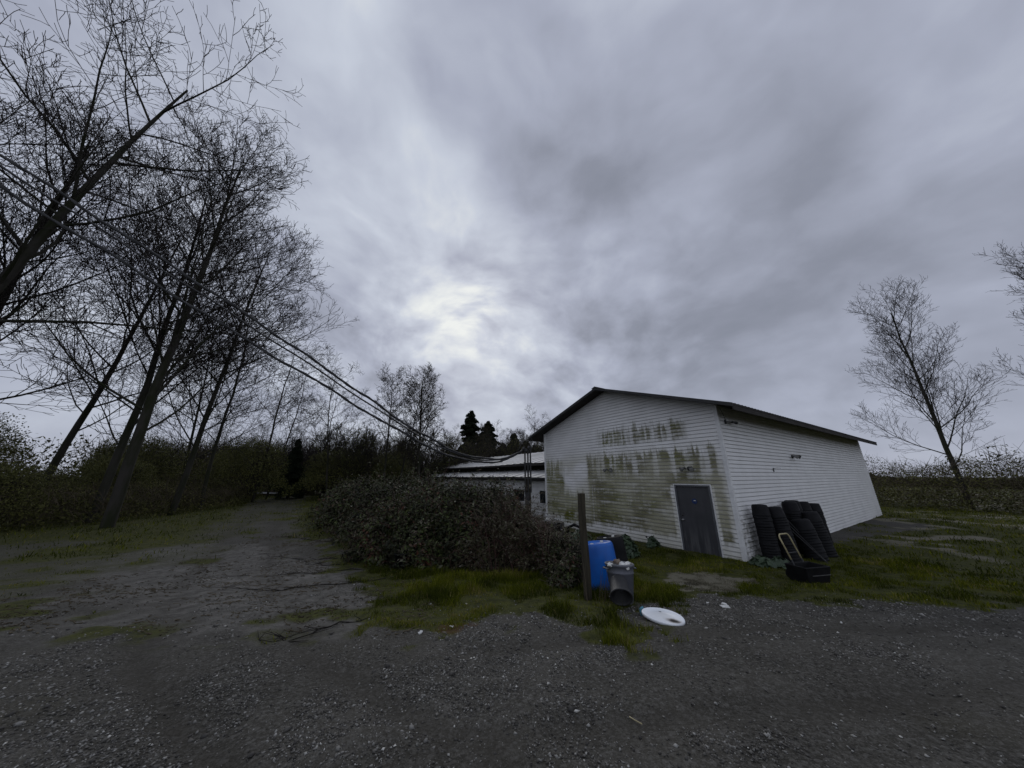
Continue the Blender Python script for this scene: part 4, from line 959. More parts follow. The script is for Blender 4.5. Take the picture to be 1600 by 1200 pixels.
for i, (x, y) in enumerate(spots):
    src = (tG, tD, tG, tE2)[i % 4]
    sc = {0: rr.uniform(0.8, 1.15), 1: rr.uniform(0.45, 0.62), 2: rr.uniform(0.75, 1.0), 3: rr.uniform(0.55, 0.8)}[i % 4]
    c = clone(src, (x, y), rr.uniform(0, 6), sc, NAMES if src is not tE2 else 'thin alder mixed into the belt of woods'); c['group'] = 'small trees in the belt of woods'; c['label'] = ('many-stemmed', 'crooked', 'bushy', 'thin upright')[i % 4] + ' bare tree in the belt of woods behind the track'
# trees beyond the right end of the yard
for i, (x, y, sc, src, lab) in enumerate([(38, 13, 0.75, tC, 'bare tree beyond the yard, nearest the barn side'), (44, 20, 0.8, tA, 'tallest bare tree beyond the far end of the yard'), (40, 6, 0.7, tD, 'small crooked bare tree beyond the yard'), (52, 12, 0.8, tC, 'bare tree furthest right beyond the yard'), (34, 24, 0.7, tA, 'bare tree peeping over behind the barn')]):
    clone(src, (x, y), i * 1.3, sc, lab)['group'] = 'bare trees beyond the yard'
for i, (x, y) in enumerate([(6.0, 52), (10.5, 56), (2.5, 60)]):
    clone(tF, (x, y), i * 2.0, 0.85, ('pale bare tree seen under the barn eave', 'bare tree behind the barn ridge', 'pale bare tree behind the small firs')[i])['group'] = 'bare trees behind the shed'

# conifers
def conifer(seed, Hh, R, loc, label, n=44):
    rs = np.random.RandomState(seed); t = empty('fir_tree', loc, 0, label, 'tree', 'dark firs behind the low shed')
    MB().tube([(0, 0, -0.3), (0, 0, Hh * 0.98)], [Hh * 0.02, 0.02], 8).build('trunk', M['bark_dark'], t)
    P0 = []; P1 = []; PP = []; NN = []
    z = Hh * 0.10
    while z < Hh * 0.99:
        f = (z / Hh); rad = R * (1 - f) ** 0.72 * rs.uniform(0.75, 1.15) + 0.12
        for q in range(rs.randint(3, 6)):
            a = rs.rand() * 6.283; l = rad * rs.uniform(0.45, 1.25); dz = l * rs.uniform(-0.45, 0.10)
            if rs.rand() < 0.2: continue
            p0 = np.array([0, 0, z]); p1 = np.array([l * math.cos(a), l * math.sin(a), z + dz])
            P0.append(p0); P1.append(p1)
            m_ = int(20 + 95 * l); u = rs.rand(m_) ** 0.7
            B = p0 + (p1 - p0) * u[:, None]; side = np.array([-math.sin(a), math.cos(a), 0]); wd = 0.30 * l * (1 - u * 0.75) + 0.06
            B = B + side * (rs.uniform(-1, 1, m_) * wd)[:, None] + np.array([0, 0, -1.0]) * (rs.rand(m_) * 0.22 * (0.4 + l * 0.2))[:, None]
            PP.append(B); NN.append(norm(rs.randn(m_, 3) + np.array([0, 0, 0.8])))
        z += Hh / n * rs.uniform(0.6, 1.0) * (1.15 - f * 0.6)
    v, f_ = prisms(np.array(P0), np.array(P1), np.full(len(P0), 0.035), np.full(len(P0), 0.01), 3); b_ = mesh_np('branches', v, f_, M['bark_dark'], t); b_['kind'] = 'stuff'
    PP = np.concatenate(PP); NN = np.concatenate(NN)
    v, f_ = cards(PP, NN, 0.13 + 0.14 * rs.rand(len(PP)), rs, 1.5, 0.1)
    c = mesh_np('crown', v, f_, M['needles'], t, attrs={'rnd': np.repeat(rs.rand(len(PP)), 4)}); c['kind'] = 'stuff'
    return t
fA = conifer(3, 14.4, 5.0, L3(-7.9, 58.0), 'tallest dark fir with narrow tufted top behind the low shed')
fB = conifer(8, 12.6, 5.2, L3(-4.7, 59.0), 'second tallest fir touching the right side of the tallest')
fC = conifer(12, 10.0, 4.0, L3(0.3, 58.0), 'pointed mid-sized fir standing between the tall pair and the mast')
for (x, y, sc, lab) in ((-1.8, 62, 0.85, 'small fir between the tall pair and the pointed one'), (2.6, 57, 0.85, 'small fir just left of the mast'), (4.4, 60, 0.8, 'low fir right behind the mast'), (-10.5, 63, 0.8, 'short fir at the left foot of the tallest')):
    clone(fC, (x, y), x, sc, lab)
for (x, y, sc, lab) in ((-24.5, 35, 0.62, 'narrow ivy-dark evergreen behind the olive bush'), (-21.0, 37.5, 0.55, 'narrow dark evergreen left of the second olive bush')):
    c = clone(fC, (x, y), x, sc, lab); c.scale = (sc * 0.7, sc * 0.7, sc * 1.05); c['group'] = 'dark evergreens in the left woods'

# olive fresh-leafed bushes
def olive(seed, loc, Hh, R, n, label, dens=1.0):
    s = skeleton(seed, Hh * 0.62, 0.09, (16, 7, 5), (0, 0), 0.12, 0.10, 0.13, 0.60, (25, 62), 0.75, fork=2)
    t = build_tree('olive_bush', loc, 0, *s, label, 'bush', 'olive bushes coming into leaf', bark='bark_dark', twig='twig', seed=seed)
    rs = np.random.RandomState(seed); d = norm(rs.randn(n, 3)); d[:, 2] = np.abs(d[:, 2]) * 1.35 - 0.62
    rad = (0.35 + 0.65 * rs.rand(n) ** 0.5) * (0.60 + 0.85 * fbm(np.arctan2(d[:, 1], d[:, 0]) * 1.5 + 9, d[:, 2] * 3 + 4, 1.0, 3, seed))
    P = np.stack([d[:, 0] * R * rad, d[:, 1] * R * rad, Hh * 0.48 + d[:, 2] * Hh * 0.55 * rad], 1)
    v, f = cards(P, norm(rs.randn(n, 3)), 0.035 + 0.05 * rs.rand(n), rs)
    cl = fbm(P[:, 0] + P[:, 1], P[:, 2], 1.0, 3, seed)
    lf = mesh_np('foliage', v, f, M['willow'], t, attrs={'rnd': np.repeat(np.clip(rs.rand(n) * 0.5 + cl * 0.5, 0, 1), 4)}); lf['kind'] = 'stuff'
    return t
oA = olive(91, L3(-25.6, 30.5), 6.8, 3.6, 17000, 'largest olive bush coming into leaf beside the track end')
oB = olive(92, L3(-19.0, 34.0), 6.0, 3.6, 15000, 'second olive bush, left of the alder pair')
for (x, y, rz, sc, lab) in ((-31.5, 26, 1, 0.95, 'olive bush at the left edge behind the grassy bank'), (-14.0, 36, 2.2, 0.85, 'olive bush behind the alder pair'), (-8.0, 38, 4, 0.75, 'low olive bush behind the round crowned bare tree'), (-37, 20, 3, 1.0, 'outermost olive bush on the left')):
    clone(oA, (x, y), rz, sc, lab)
for (x, y, rz, sc, lab) in ((-27.5, 22.0, 2.0, 0.70, 'olive bush left of the largest one'), (-24.5, 15.0, 1.0, 0.6, 'olive bush under the tall rounded maple'), (-29.0, 12.0, 3.0, 0.7, 'olive bush low on the far left bank')):
    clone(oB, (x, y), rz, sc, lab)

# undergrowth: dark leafy mass along the foot of the woods (nobody could count it)
rs = np.random.RandomState(5); Pn = []; Sz = []
def band(pts, n, width, hmin, hmax, size):
    pts = np.array(pts, float); seg = np.linalg.norm(np.diff(pts, axis=0), axis=1); cum = np.r_[0, np.cumsum(seg)]
    t = rs.rand(n) * cum[-1]; x = np.interp(t, cum, pts[:, 0]); y = np.interp(t, cum, pts[:, 1])
    off = rs.uniform(-width, width, n); d = np.gradient(pts, axis=0); dxi = np.interp(t, cum, d[:, 0]); dyi = np.interp(t, cum, d[:, 1]); nn = np.hypot(dxi, dyi)
    x = x - dyi / nn * off; y = y + dxi / nn * off
    hh = (hmin + (hmax - hmin) * fbm(x, y, 0.28, 4, 21)) * (1 - 0.75 * (off / width) ** 2)
    z = hgt(x, y) + hh * rs.rand(n) ** 0.9
    Pn.append(np.stack([x, y, z], 1)); Sz.append(size * (0.6 + 0.8 * rs.rand(n)))
BANDS = [([(-60, -3), (-38, 5.0), (-28, 11), (-24.0, 17), (-25.2, 26), (-30.0, 33), (-34.5, 40), (-34, 48)], 60000, 3.0, 0.5, 3.4, 0.060),
         ([(-60, 4), (-42, 12), (-34, 18), (-33, 26), (-38, 38), (-38, 52)], 46000, 3.4, 1.5, 4.6, 0.075),
         ([(-36, 54), (-24, 43), (-16, 41), (-6, 42), (4, 46), (20, 50), (60, 55)], 60000, 3.2, 1.6, 4.6, 0.10),
         ([(-56, 8), (-42, 18), (-36, 30), (-42, 58), (0, 75), (60, 80), (110, 40), (60, 5)], 80000, 4.5, 2.5, 8.0, 0.13),
         ([(34, 2), (38, 12), (36, 22), (28, 34), (18, 44)], 34000, 4.0, 0.2, 6.5, 0.08)]
for b_ in BANDS: band(*b_)
TWG = []
for (pts, n_, wd_, h0, h1, sz) in BANDS:
    pts = np.array(pts, float); cum = np.r_[0, np.cumsum(np.linalg.norm(np.diff(pts, axis=0), axis=1))]; m_ = int(n_ * 0.32)
    t_ = rs.rand(m_) * cum[-1]; x = np.interp(t_, cum, pts[:, 0]) + rs.uniform(-1, 1, m_) * wd_ * 0.9; y = np.interp(t_, cum, pts[:, 1]) + rs.uniform(-1, 1, m_) * wd_ * 0.4
    hh = (h0 + (h1 - h0) * fbm(x, y, 0.28, 4, 21)); z = hgt(x, y) + hh * rs.uniform(0.0, 0.85, m_); L_ = rs.uniform(0.25, 0.9, m_) * (0.5 + hh * 0.25)
    d = norm(rs.randn(m_, 3) * [0.6, 0.6, 0.4] + [0, 0, 0.7]); a0 = np.stack([x, y, z], 1); TWG.append((a0, a0 + d * L_[:, None], np.full(m_, 0.010 + sz * 0.05)))
P = np.concatenate(Pn); Szz = np.concatenate(Sz); n = len(P)
v, f = cards(P, norm(rs.randn(n, 3) + [0, 0, 0.5]), Szz, rs, 1.0, 0.2)
cl = fbm(P[:, 0] + P[:, 2], P[:, 1] + P[:, 2], 0.5, 3, 8)
under = mesh_np('undergrowth', v, f, M['woodsleaf'], attrs={'rnd': np.repeat(np.clip(rs.rand(n) * 0.4 + (cl - 0.5) * 1.4 + 0.35, 0, 1), 4)})
tag(under, 'dark tangled undergrowth along the foot of the woods', 'undergrowth', kind='stuff')
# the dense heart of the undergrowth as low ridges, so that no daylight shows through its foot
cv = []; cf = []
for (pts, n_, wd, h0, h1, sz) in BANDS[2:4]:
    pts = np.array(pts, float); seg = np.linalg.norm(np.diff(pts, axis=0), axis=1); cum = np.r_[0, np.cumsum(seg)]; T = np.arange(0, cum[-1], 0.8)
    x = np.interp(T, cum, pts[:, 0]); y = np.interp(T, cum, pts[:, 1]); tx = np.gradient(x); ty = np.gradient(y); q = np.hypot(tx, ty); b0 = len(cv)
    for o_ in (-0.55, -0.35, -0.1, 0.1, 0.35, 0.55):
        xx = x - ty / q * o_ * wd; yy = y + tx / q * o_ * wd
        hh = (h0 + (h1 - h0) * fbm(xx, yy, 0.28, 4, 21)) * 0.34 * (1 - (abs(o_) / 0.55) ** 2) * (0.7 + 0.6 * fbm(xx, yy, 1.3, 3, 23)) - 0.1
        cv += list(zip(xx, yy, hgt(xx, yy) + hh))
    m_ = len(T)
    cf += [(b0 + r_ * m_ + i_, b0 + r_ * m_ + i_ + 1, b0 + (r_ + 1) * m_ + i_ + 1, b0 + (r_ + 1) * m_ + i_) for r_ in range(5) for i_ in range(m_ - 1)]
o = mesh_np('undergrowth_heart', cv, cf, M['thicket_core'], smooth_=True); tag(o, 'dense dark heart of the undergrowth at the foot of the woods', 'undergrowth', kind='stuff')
# twig haze of the woods: thin bare stems beyond counting
n = 9000; a = rs.uniform(-1.35, 0.25, n); Y = rs.uniform(38, 62, n); x = a * Y; keep = (x > -75); x, Y = x[keep], Y[keep]; n = len(x)
z0 = hgt(x, Y); hh = 2.0 + 6.5 * fbm(x, Y, 0.12, 3, 31) * rs.rand(n) ** 0.5
P0 = np.stack([x, Y, z0 + hh * 0.25], 1); P1 = P0 + np.stack([rs.randn(n) * 0.7, rs.randn(n) * 0.7, hh], 1)
v1, f1 = prisms(P0, P1, np.full(n, 0.035), np.full(n, 0.010), 3)
k_ = rs.randint(0, n, 26000); q = rs.rand(26000) * 0.7 + 0.3; B = P0[k_] + (P1[k_] - P0[k_]) * q[:, None]
v2, f2 = prisms(B, B + rs.randn(26000, 3) * [0.7, 0.7, 0.5] + [0, 0, 0.6], np.full(26000, 0.018), np.full(26000, 0.008), 3)
a0 = np.concatenate([q[0] for q in TWG]); a1 = np.concatenate([q[1] for q in TWG]); r_ = np.concatenate([q[2] for q in TWG])
v3, f3 = prisms(a0, a1, r_, r_ * 0.4, 3); o = mesh_np('undergrowth_twigs', v3, f3, M['thicket_twig']); tag(o, 'bare brown twigs sticking out of the undergrowth', 'twigs', kind='stuff')
wood = mesh_np('far_woods', np.concatenate([v1, v2]), np.concatenate([f1, f2 + len(v1)]), M['twig'])
tag(wood, 'thin bare stems of the far woods reading as one mass', 'woods', kind='stuff')

# ------------------------------------------------------------------ bramble thicket
def thicket(name, label, ells, nleaf, mat, size, ncane, canemat, seed, canelen=1.0, canes_out=0.3):
    """ells: (x, y, rx, ry, h) mounds standing on the ground"""
    rs = np.random.RandomState(seed); E_ = np.array(ells); cen = E_[:, :2].mean(0)
    t = empty(name, (cen[0], cen[1], H(*cen)), 0, label, 'bramble bush', 'bramble thicket between track and buildings')
    zc = H(*cen); wgt = (E_[:, 2] + E_[:, 3]) * E_[:, 4]; wgt = wgt / wgt.sum()
    def surf(n, lo, hi):
        e = rs.choice(len(E_), n, p=wgt); d = norm(rs.randn(n, 3)); d[:, 2] = np.abs(d[:, 2])
        q = E_[e]; sc = rs.uniform(lo, hi, n) * (0.50 + 0.95 * fbm(d[:, 0] * 1.6 + e * 3.1 + 5, d[:, 1] * 1.6 + d[:, 2] * 1.3 + 8, 1.7, 4, seed))
        x = q[:, 0] + d[:, 0] * q[:, 2] * sc; y = q[:, 1] + d[:, 1] * q[:, 3] * sc; z = hgt(q[:, 0], q[:, 1]) + d[:, 2] * q[:, 4] * sc
        # drop what lies deep inside a neighbouring mound
        ins = np.zeros(n, bool)
        for j, w_ in enumerate(E_):
            r2 = ((x - w_[0]) / w_[2]) ** 2 + ((y - w_[1]) / w_[3]) ** 2 + ((z - H(w_[0], w_[1])) / w_[4]) ** 2
            ins |= (r2 < 0.55) & (e != j)
        N = norm(np.stack([d[:, 0] / q[:, 2], d[:, 1] / q[:, 3], d[:, 2] / q[:, 4]], 1))
        z = np.maximum(z, hgt(x, y) + 0.02)
        k = ~ins; return np.stack([x, y, z], 1)[k], N[k]
    P, N = surf(nleaf, 0.72, 1.04); n = len(P)
    Nn = norm(N + rs.randn(n, 3) * 0.55 + [0, 0, 0.35])
    v, f = cards(P - [cen[0], cen[1], zc], Nn, size * (0.40 + 1.15 * rs.rand(n) ** 1.6), rs, 1.15, 0.28)
    cl = fbm(P[:, 0] + P[:, 2] * 0.7, P[:, 1], 1.1, 3, seed + 2)
    lf = mesh_np('foliage', v, f, M[mat], t, attrs={'rnd': np.repeat(np.clip(rs.rand(n) * 0.75 + (cl - 0.5) * 1.1 + 0.12, 0, 1), 4)}); lf['kind'] = 'stuff'
    # canes arching out of the mass
    P, N = surf(ncane, 0.6, 1.0); n = len(P); d = norm(N * 0.6 + rs.randn(n, 3) * 0.6 + [0, 0, 0.5]); L = canelen * rs.uniform(0.4, 1.1, n)[:, None]
    A0 = P - [cen[0], cen[1], zc]; A1 = A0 + d * L * 0.35; A2 = A1 + (d * 0.7 + rs.randn(n, 3) * 0.25 + [0, 0, -0.2]) * L * 0.35; A3 = A2 + (d * 0.5 + rs.randn(n, 3) * 0.25 + [0, 0, -0.7]) * L * 0.3
    R = rs.uniform(0.0035, 0.007, n)
    vs = []; fs = []; o_ = 0
    for a0, a1, k0, k1 in ((A0, A1, 1, 0.9), (A1, A2, 0.9, 0.7), (A2, A3, 0.7, 0.35)):
        v, f = prisms(a0, a1, R * k0, R * k1, 3); vs.append(v); fs.append(f + o_); o_ += len(v)
    cn = mesh_np('canes', np.concatenate(vs), np.concatenate(fs), M[canemat], t); cn['kind'] = 'stuff'
    # long shoots arching out, leaves set along them
    ns = max(60, ncane // 3); P, N = surf(ns, 0.85, 1.0); ns = len(P); d = norm(N * 0.8 + rs.randn(ns, 3) * 0.45 + [0, 0, 0.75]); L = canelen * rs.uniform(0.5, 1.25, ns)[:, None]
    pts_ = [P - [cen[0], cen[1], zc]]
    for q in range(4):
        pts_.append(pts_[-1] + d * L * 0.25); d = norm(d + rs.randn(ns, 3) * 0.14 + [0, 0, -0.36])
    vs = []; fs = []; o_ = 0
    for q in range(4):
        v, f = prisms(pts_[q], pts_[q + 1], np.full(ns, 0.007 - 0.0013 * q), np.full(ns, 0.0057 - 0.0013 * q), 3); vs.append(v); fs.append(f + o_); o_ += len(v)
    sh = mesh_np('shoots', np.concatenate(vs), np.concatenate(fs), M['cane_pale' if seed % 2 else 'cane'], t); sh['kind'] = 'stuff'
    LP = []
    for q in range(4):
        for u_ in (0.1, 0.35, 0.6, 0.85): LP.append(pts_[q] + (pts_[q + 1] - pts_[q]) * u_ + rs.randn(ns, 3) * size * 0.8)
    LP = np.concatenate(LP); m_ = len(LP); v, f = cards(LP, norm(rs.randn(m_, 3) * 0.6 + [0, 0, 1]), size * (0.5 + 0.7 * rs.rand(m_)), rs, 1.2, 0.25)
    sl = mesh_np('shoot_leaves', v, f, M[mat], t, attrs={'rnd': np.repeat(np.clip(0.25 + rs.rand(m_) * 0.75, 0, 0.98), 4)}); sl['kind'] = 'stuff'
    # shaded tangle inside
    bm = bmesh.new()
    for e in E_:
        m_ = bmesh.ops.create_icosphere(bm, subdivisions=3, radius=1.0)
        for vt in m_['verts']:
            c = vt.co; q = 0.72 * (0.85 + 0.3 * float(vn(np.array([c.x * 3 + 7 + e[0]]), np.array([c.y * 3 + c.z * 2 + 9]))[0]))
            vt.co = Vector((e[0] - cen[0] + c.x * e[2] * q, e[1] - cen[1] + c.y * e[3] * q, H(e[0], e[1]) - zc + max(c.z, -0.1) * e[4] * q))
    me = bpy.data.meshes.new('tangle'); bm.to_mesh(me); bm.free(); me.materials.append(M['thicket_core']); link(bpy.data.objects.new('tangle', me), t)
    return t
thicket('bramble_bush', 'long dark bramble hedge running away along the track',
        [(-11.6, 23.6, 2.0, 2.4, 1.9), (-10.0, 21.0, 2.2, 2.4, 2.0), (-8.4, 18.5, 2.2, 2.4, 2.1), (-6.9, 16.4, 2.2, 2.2, 2.2), (-5.4, 14.2, 1.9, 2.2, 2.2), (-5.0, 18.0, 3.0, 3.0, 2.3), (-7.5, 23, 3.2, 3.2, 2.4), (-3.0, 17.2, 2.6, 2.4, 1.75)],
        60000, 'bramble', 0.060, 900, 'cane', 101)
thicket('bramble_bush', 'big leafy bramble mound in the middle, tallest of the thicket',
        [(-3.6, 11.8, 1.7, 1.9, 1.85), (-2.3, 10.9, 1.7, 1.8, 2.06), (-0.9, 10.6, 1.4, 1.6, 2.12), (-0.35, 11.4, 1.0, 1.4, 1.95), (-2.2, 13.5, 2.4, 2.0, 2.0), (-4.2, 10.6, 0.9, 1.0, 1.25), (-2.7, 9.8, 1.2, 0.9, 1.30), (-1.2, 9.6, 1.2, 1.0, 1.45), (-1.6, 10.4, 0.7, 0.8, 1.85), (-3.2, 10.4, 0.8, 0.7, 1.55)],
        85000, 'bramble', 0.046, 1100, 'cane', 102)
thicket('bramble_bush', 'reddish brown dying bramble tangle at the right end of the mound',
        [(0.05, 9.35, 0.8, 0.85, 1.42), (0.70, 9.3, 0.65, 0.8, 0.90), (-0.45, 9.1, 0.7, 0.6, 1.25), (0.75, 10.3, 0.7, 0.9, 0.85)],
        26000, 'bramble_dry', 0.032, 1700, 'cane', 103, 0.9)
thicket('bramble_bush', 'low brambles trailing down to the wooden post',
        [(1.35, 8.6, 0.65, 0.8, 0.75), (1.4, 9.3, 0.7, 0.8, 0.62), (1.2, 7.7, 0.45, 0.5, 0.5), (2.0, 8.9, 0.6, 0.8, 0.55), (1.3, 10.6, 0.6, 0.7, 0.35)],
        24000, 'bramble', 0.034, 800, 'cane_pale', 104, 0.42)
# long pale and red canes standing out at the front of the dying tangle
rs = np.random.RandomState(9)
for i in range(14):
    x, y = 0.0 + rs.uniform(-0.6, 0.9), 8.45 + rs.uniform(-0.2, 0.3); z = H(x, y); d = rs.uniform(-0.5, 0.5); hgt_ = rs.uniform(0.7, 1.5)
    o = MB().tube([(x, y, z), (x + d * 0.4, y + 0.1, z + hgt_ * 0.5), (x + d * 0.9, y + 0.2, z + hgt_ * 0.9), (x + d * 1.4, y + 0.1, z + hgt_ * 0.95)], [0.008, 0.007, 0.005, 0.003], 5).build('bramble_cane', M['cane_pale'] if i % 3 == 0 else M['cane'], None)
    tag(o, 'long bare bramble cane arching from the front of the dying tangle', 'cane', 'bare canes before the dying tangle')

# weeds in front of the gable wall
def weed(x, y, r, h, n, seed, label):
    rs = np.random.RandomState(seed); t = empty('leafy_weed', (x, y, H(x, y)), 0, label, 'weed', 'leafy weeds along the gable wall')
    a = rs.rand(n) * 6.283; q = rs.rand(n) ** 0.6 * r; P = np.stack([q * np.cos(a), q * np.sin(a), h * (1 - (q / r) ** 2 * 0.7) * rs.uniform(0.3, 1.0, n)], 1)
    v, f = cards(P, norm(np.stack([np.cos(a), np.sin(a), np.full(n, 1.2)], 1) + rs.randn(n, 3) * 0.3), 0.05 + 0.06 * rs.rand(n), rs, 1.4, 0.15)
    o = mesh_np('foliage', v, f, M['weed'], t, attrs={'rnd': np.repeat(rs.rand(n), 4)}); o['kind'] = 'stuff'
    MB().tube([(0, 0, 0), (0.02, 0.01, h * 0.8)], 0.008, 5).build('stem', M['cane'], t)
weed(3.55, 10.7, 0.45, 0.45, 420, 1, 'leafy dark green weed clump right of the black barrel')
weed(3.95, 11.6, 0.35, 0.42, 260, 2, 'weed clump against the wall behind the biggest clump')
weed(4.95, 11.75, 0.22, 0.38, 110, 3, 'small upright weed at the wall left of the door')
weed(2.6, 12.9, 0.5, 0.35, 300, 4, 'low weeds at the wall foot behind the barrels')
weed(6.95, 9.45, 0.30, 0.22, 130, 5, 'small weed at the foot of the white corner trim')
weed(7.35, 9.35, 0.30, 0.20, 130, 6, 'pale green weed at the foot of the black pots')

# ------------------------------------------------------------------ grass
rs = np.random.RandomState(12)
def blades(n, xr, yr, key, hlo, hhi, wid, bias=0.0, thr=0.25, dens=None):
    x = rs.uniform(*xr, n); y = rs.uniform(*yr, n); m_ = masks(x, y); p = m_[key] if isinstance(key, str) else key(m_, x, y)
    tuft = fbm(x, y, 2.6, 3, 40)
    clear = (np.hypot((x - 2.2) / 1.25, y - 5.12) > 0.40) & (np.hypot(x - 1.95, y - 6.18) > 0.2) & (np.hypot(x - 1.85, y - 5.6) > 0.17)
    k = clear & (p > thr) & (rs.rand(n) < p * np.clip(tuft * 2.6 - 0.45, 0.35, 1)); x, y, tuft, p = x[k], y[k], tuft[k], p[k]; n = len(x)
    h = (hlo + (hhi - hlo) * rs.rand(n) ** 1.5) * (0.30 + 1.3 * np.clip((tuft - 0.35) * 2.4, 0, 1)) * (0.4 + 0.6 * p)
    if key == 'strip': h = h * (0.35 + 0.65 * np.maximum(sstep(5.6, 7.4, y - 0.25 * x), sstep(0.2, 1.2, x)))
    z = hgt(x, y) - 0.01; a = rs.rand(n) * 6.283; ln = rs.uniform(0.15, 0.85, n) * h; b_ = rs.rand(n) * 6.283
    wx, wy = np.cos(a) * wid, np.sin(a) * wid; lx_, ly_ = np.cos(b_) * ln, np.sin(b_) * ln
    v = np.stack([np.stack([x - wx, y - wy, z], 1), np.stack([x + wx, y + wy, z], 1),
                  np.stack([x + wx * 0.7 + lx_ * 0.35, y + wy * 0.7 + ly_ * 0.35, z + h * 0.62], 1), np.stack([x - wx * 0.7 + lx_ * 0.35, y - wy * 0.7 + ly_ * 0.35, z + h * 0.62], 1),
                  np.stack([x + lx_, y + ly_, z + h * 0.95], 1)], 1).reshape(-1, 3)
    i = np.arange(n) * 5; f = np.concatenate([np.stack([i, i + 1, i + 2], 1), np.stack([i, i + 2, i + 3], 1), np.stack([i + 3, i + 2, i + 4], 1)])
    c = np.clip(rs.rand(n) * 0.55 + (fbm(x, y, 1.3, 3, 44) - 0.42) * 1.7 + bias, 0, 0.97); c = np.where(rs.rand(n) < 0.03, 1.0, c)
    return v, f, np.repeat(c, 5)
parts = [blades(150000, (-4.2, 3.4), (4.1, 9.6), 'strip', 0.03, 0.18, 0.0035),
         blades(120000, (1.8, 12), (5.4, 14.5), 'lawn', 0.03, 0.10, 0.0045),
         blades(90000, (-16, -1.5), (4.2, 22), lambda m_, x, y: m_['grass'] * (1 - m_['strip']) * 0.8, 0.02, 0.09, 0.006),
         blades(60000, (10, 34), (5, 26), lambda m_, x, y: m_['grass'], 0.04, 0.16, 0.012),
         blades(50000, (-34, -8), (10, 40), lambda m_, x, y: m_['grass'], 0.05, 0.20, 0.012)]
o_ = 0; VV = []; FF = []; CC = []
for v, f, c in parts: VV.append(v); FF.append(f + o_); CC.append(c); o_ += len(v)
gr = mesh_np('grass', np.concatenate(VV), np.concatenate(FF), M['grass'], attrs={'rnd': np.concatenate(CC)})
tag(gr, 'short rough green grass growing on the yard edges', 'grass', kind='stuff')
v, f, c = blades(110000, (3.0, 6.2), (6.6, 9.2), 'straw', 0.01, 0.06, 0.005)
v[:, 2] = v[:, 2]
o = mesh_np('dead_grass', v, f, M['straw'], attrs={'rnd': c}); tag(o, 'flattened straw coloured dead grass before the door', 'dead grass', kind='stuff')
# a few tall dry stalks at the post and bin
for i in range(16):
    x = 1.45 + rs.uniform(-0.15, 0.45); y = 6.15 + rs.uniform(-0.2, 0.25); z = H(x, y); h = rs.uniform(0.3, 0.75); d = rs.uniform(-0.12, 0.12)
    o = MB().tube([(x, y, z), (x + d * 0.4, y, z + h * 0.5), (x + d, y - 0.02, z + h)], [0.004, 0.003, 0.0015], 4).build('dry_stalk', M['cane_pale'], None)
    tag(o, 'thin dry grass stalk standing before the blue barrel by the post', 'stalk', 'dry stalks at the foot of the post')

# ------------------------------------------------------------------ gravel
rs = np.random.RandomState(21)
def stones(n, xr, yr, smin, smax, pw, gain=1.0):
    x = rs.uniform(*xr, n); y = yr[0] + (yr[1] - yr[0]) * rs.rand(n) ** 1.3; d = pebble_density(x, y); m_ = masks(x, y)
    k = rs.rand(n) < d * gain * (1 - m_['grass'] * 0.93) * (1 - m_['mud'] * 0.75) * (1 - m_['straw'] * 0.8); x, y = x[k], y[k]; n = len(x)
    s = smin + (smax - smin) * rs.rand(n) ** pw
    base = np.array([[1, 0, 0], [0, 1, 0], [-1, 0, 0], [0, -1, 0], [0, 0, 1], [0, 0, -0.6]], float)
    V_ = base[None] * (0.6 + 0.8 * rs.rand(n, 6, 1)) * s[:, None, None] * np.stack([np.ones(n), rs.uniform(0.5, 0.9, n), rs.uniform(0.35, 0.7, n)], 1)[:, None, :]
    V_ = V_ + rs.randn(n, 6, 3) * s[:, None, None] * 0.15
    a = rs.rand(n) * 6.283; c, s_ = np.cos(a), np.sin(a); X = V_[..., 0] * c[:, None] - V_[..., 1] * s_[:, None]; Y = V_[..., 0] * s_[:, None] + V_[..., 1] * c[:, None]
    z = hgt(x, y); V_ = np.stack([X + x[:, None], Y + y[:, None], V_[..., 2] + (z + s * 0.15)[:, None]], 2).reshape(-1, 3)
    T = np.array([[0, 1, 4], [1, 2, 4], [2, 3, 4], [3, 0, 4], [1, 0, 5], [2, 1, 5], [3, 2, 5], [0, 3, 5]])
    F = (np.arange(n)[:, None, None] * 6 + T[None]).reshape(-1, 3)
    r = np.clip(rs.rand(n) ** 1.4, 0, 0.95); r = np.where(rs.rand(n) < 0.012, 1.0, r)
    return V_, F, np.repeat(r, 6)
pp = [stones(110000, (-5.5, 7.5), (1.8, 6.8), 0.004, 0.018, 2.0), stones(60000, (-3.5, 4.2), (1.8, 4.2), 0.003, 0.011, 1.5), stones(34000, (-9, 14), (4.5, 10), 0.008, 0.026, 2.0, 0.8), stones(1400, (-5, 8), (2.0, 7.5), 0.016, 0.038, 2.0)]
o_ = 0; VV = []; FF = []; CC = []
for v, f, c in pp: VV.append(v); FF.append(f + o_); CC.append(c); o_ += len(v)
o = mesh_np('gravel', np.concatenate(VV), np.concatenate(FF), M['stone'], attrs={'rnd': np.concatenate(CC)})
tag(o, 'loose grey gravel strewn over the yard', 'gravel', kind='stuff')

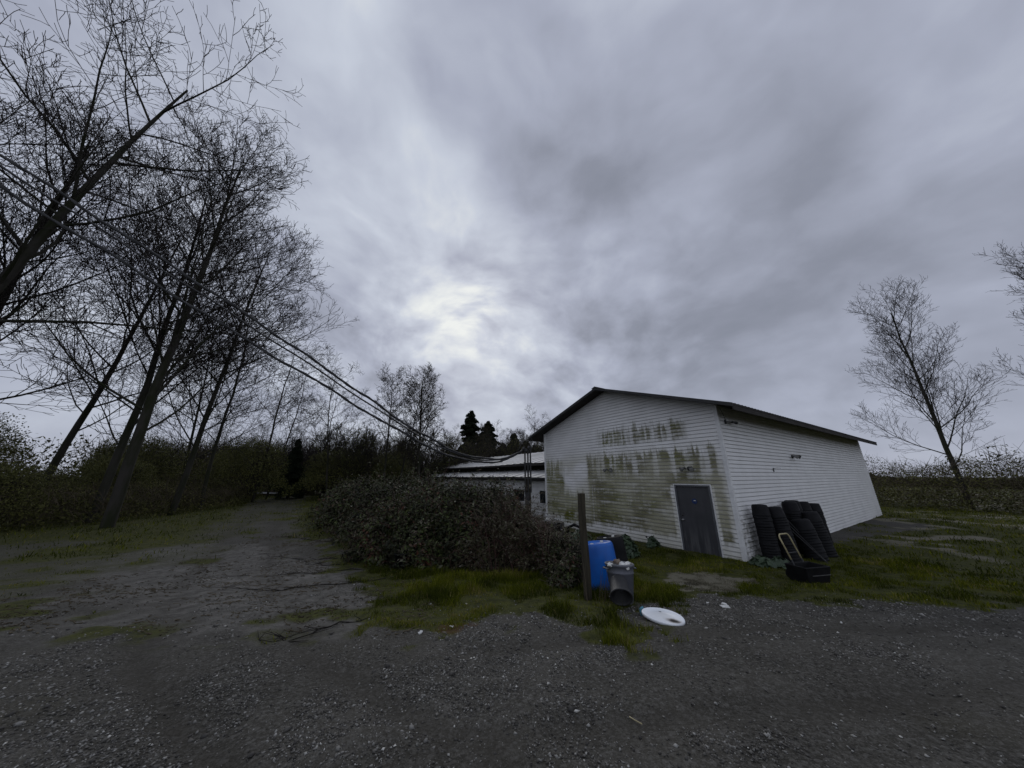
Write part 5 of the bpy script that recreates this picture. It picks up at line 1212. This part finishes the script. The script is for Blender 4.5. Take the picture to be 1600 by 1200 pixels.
# ------------------------------------------------------------------ fallen branches, brush pile, plank
rr = random.Random(31)
BR = [((-2.9, 8.1), (-6.3, 7.2), 'longest fallen branch lying across the muddy track'), ((-3.9, 9.1), (-7.0, 8.3), 'fallen branch just beyond the longest one'),
      ((-4.9, 10.2), (-8.2, 10.9), 'fallen twiggy branch on the track beside green patch'), ((-2.1, 5.4), (-3.2, 4.5), 'dark stick lying below the mossy patches'),
      ((-6.6, 12.5), (-9.6, 13.8), 'fallen branch furthest away on the track'), ((-4.8, 9.5), (-6.4, 10.1), 'short fallen branch between two longer ones')]
for i, (a, c, lab) in enumerate(BR):
    pts = []; bw = rr.uniform(-0.35, 0.35)
    for j in range(12):
        t = j / 11; b_ = bw * math.sin(t * 3.1) ; x = a[0] + (c[0] - a[0]) * t + rr.uniform(-0.07, 0.07); y = a[1] + (c[1] - a[1]) * t + b_ + rr.uniform(-0.10, 0.10)
        pts.append((x, y, H(x, y) + rr.uniform(-0.012, 0.03)))
    mb = MB().tube(pts, [0.011 - 0.0008 * j for j in range(12)], 5)
    for j in range(22):
        q = rr.randint(1, 10); p = pts[q]; l = rr.uniform(0.1, 0.45); an = rr.uniform(0, 6.28)
        x, y = p[0] + l * math.cos(an), p[1] + l * math.sin(an) * 0.7; mb.tube([p, (x, y, H(x, y) + rr.uniform(0.01, 0.09))], [0.005, 0.002], 4)
    o = mb.build('fallen_branch', M['bark_dark'], None); tag(o, lab, 'branch', 'fallen branches on the track')
# litter of twigs and leaf mould on the mud
n = 9000; x = rs.uniform(-10, -1.2, n); y = rs.uniform(4.6, 14, n); c = fbm(x, y, 1.2, 4, 61); k = (rs.rand(n) < 0.10 + sstep(0.48, 0.60, c)) ; x, y = x[k], y[k]; n = len(x)
a = rs.rand(n) * 6.283; l = rs.uniform(0.015, 0.11, n); P0 = np.stack([x, y, hgt(x, y) + 0.008], 1); x1, y1 = x + l * np.cos(a), y + l * np.sin(a) * 0.5; P1 = np.stack([x1, y1, hgt(x1, y1) + rs.uniform(0.005, 0.03, n)], 1)
v, f = prisms(P0, P1, rs.uniform(0.003, 0.013, n), np.full(n, 0.003), 3); o = mesh_np('twig_litter', v, f, M['thicket_twig']); tag(o, 'small dark twigs and leaf litter scattered over the mud', 'twig litter', kind='stuff')
# brush pile and board at the end of the track
t = empty('brush_pile', (-28.4, 41.5, H(-28.4, 41.5)), 0, 'low pile of cut brush at the far end of the track', 'brush pile')
n = 500; P0 = np.stack([rs.uniform(-5.5, 5.5, n), rs.uniform(-1.3, 1.3, n), rs.uniform(0.0, 0.9, n)], 1); d = norm(np.stack([rs.randn(n), rs.randn(n) * 0.4, rs.randn(n) * 0.25], 1)); P1 = P0 + d * rs.uniform(0.6, 2.0, n)[:, None]; P1[:, 2] = np.clip(P1[:, 2], 0.03, 1.6)
v, f = prisms(P0, P1, np.full(n, 0.04), np.full(n, 0.015), 4); o = mesh_np('branches', v, f, M['thicket_twig'], t); o['kind'] = 'stuff'
o = MB().box(-1.6, 1.6, -0.14, 0.14, -0.03, 0.03).build('pale_board', M['metal'], None); o.location = (-30.6, 39.8, H(-30.6, 39.8) + 0.32); o.rotation_euler = (0.6, 0.02, 0.5); tag(o, 'pale board lying on the left end of the brush pile', 'board')
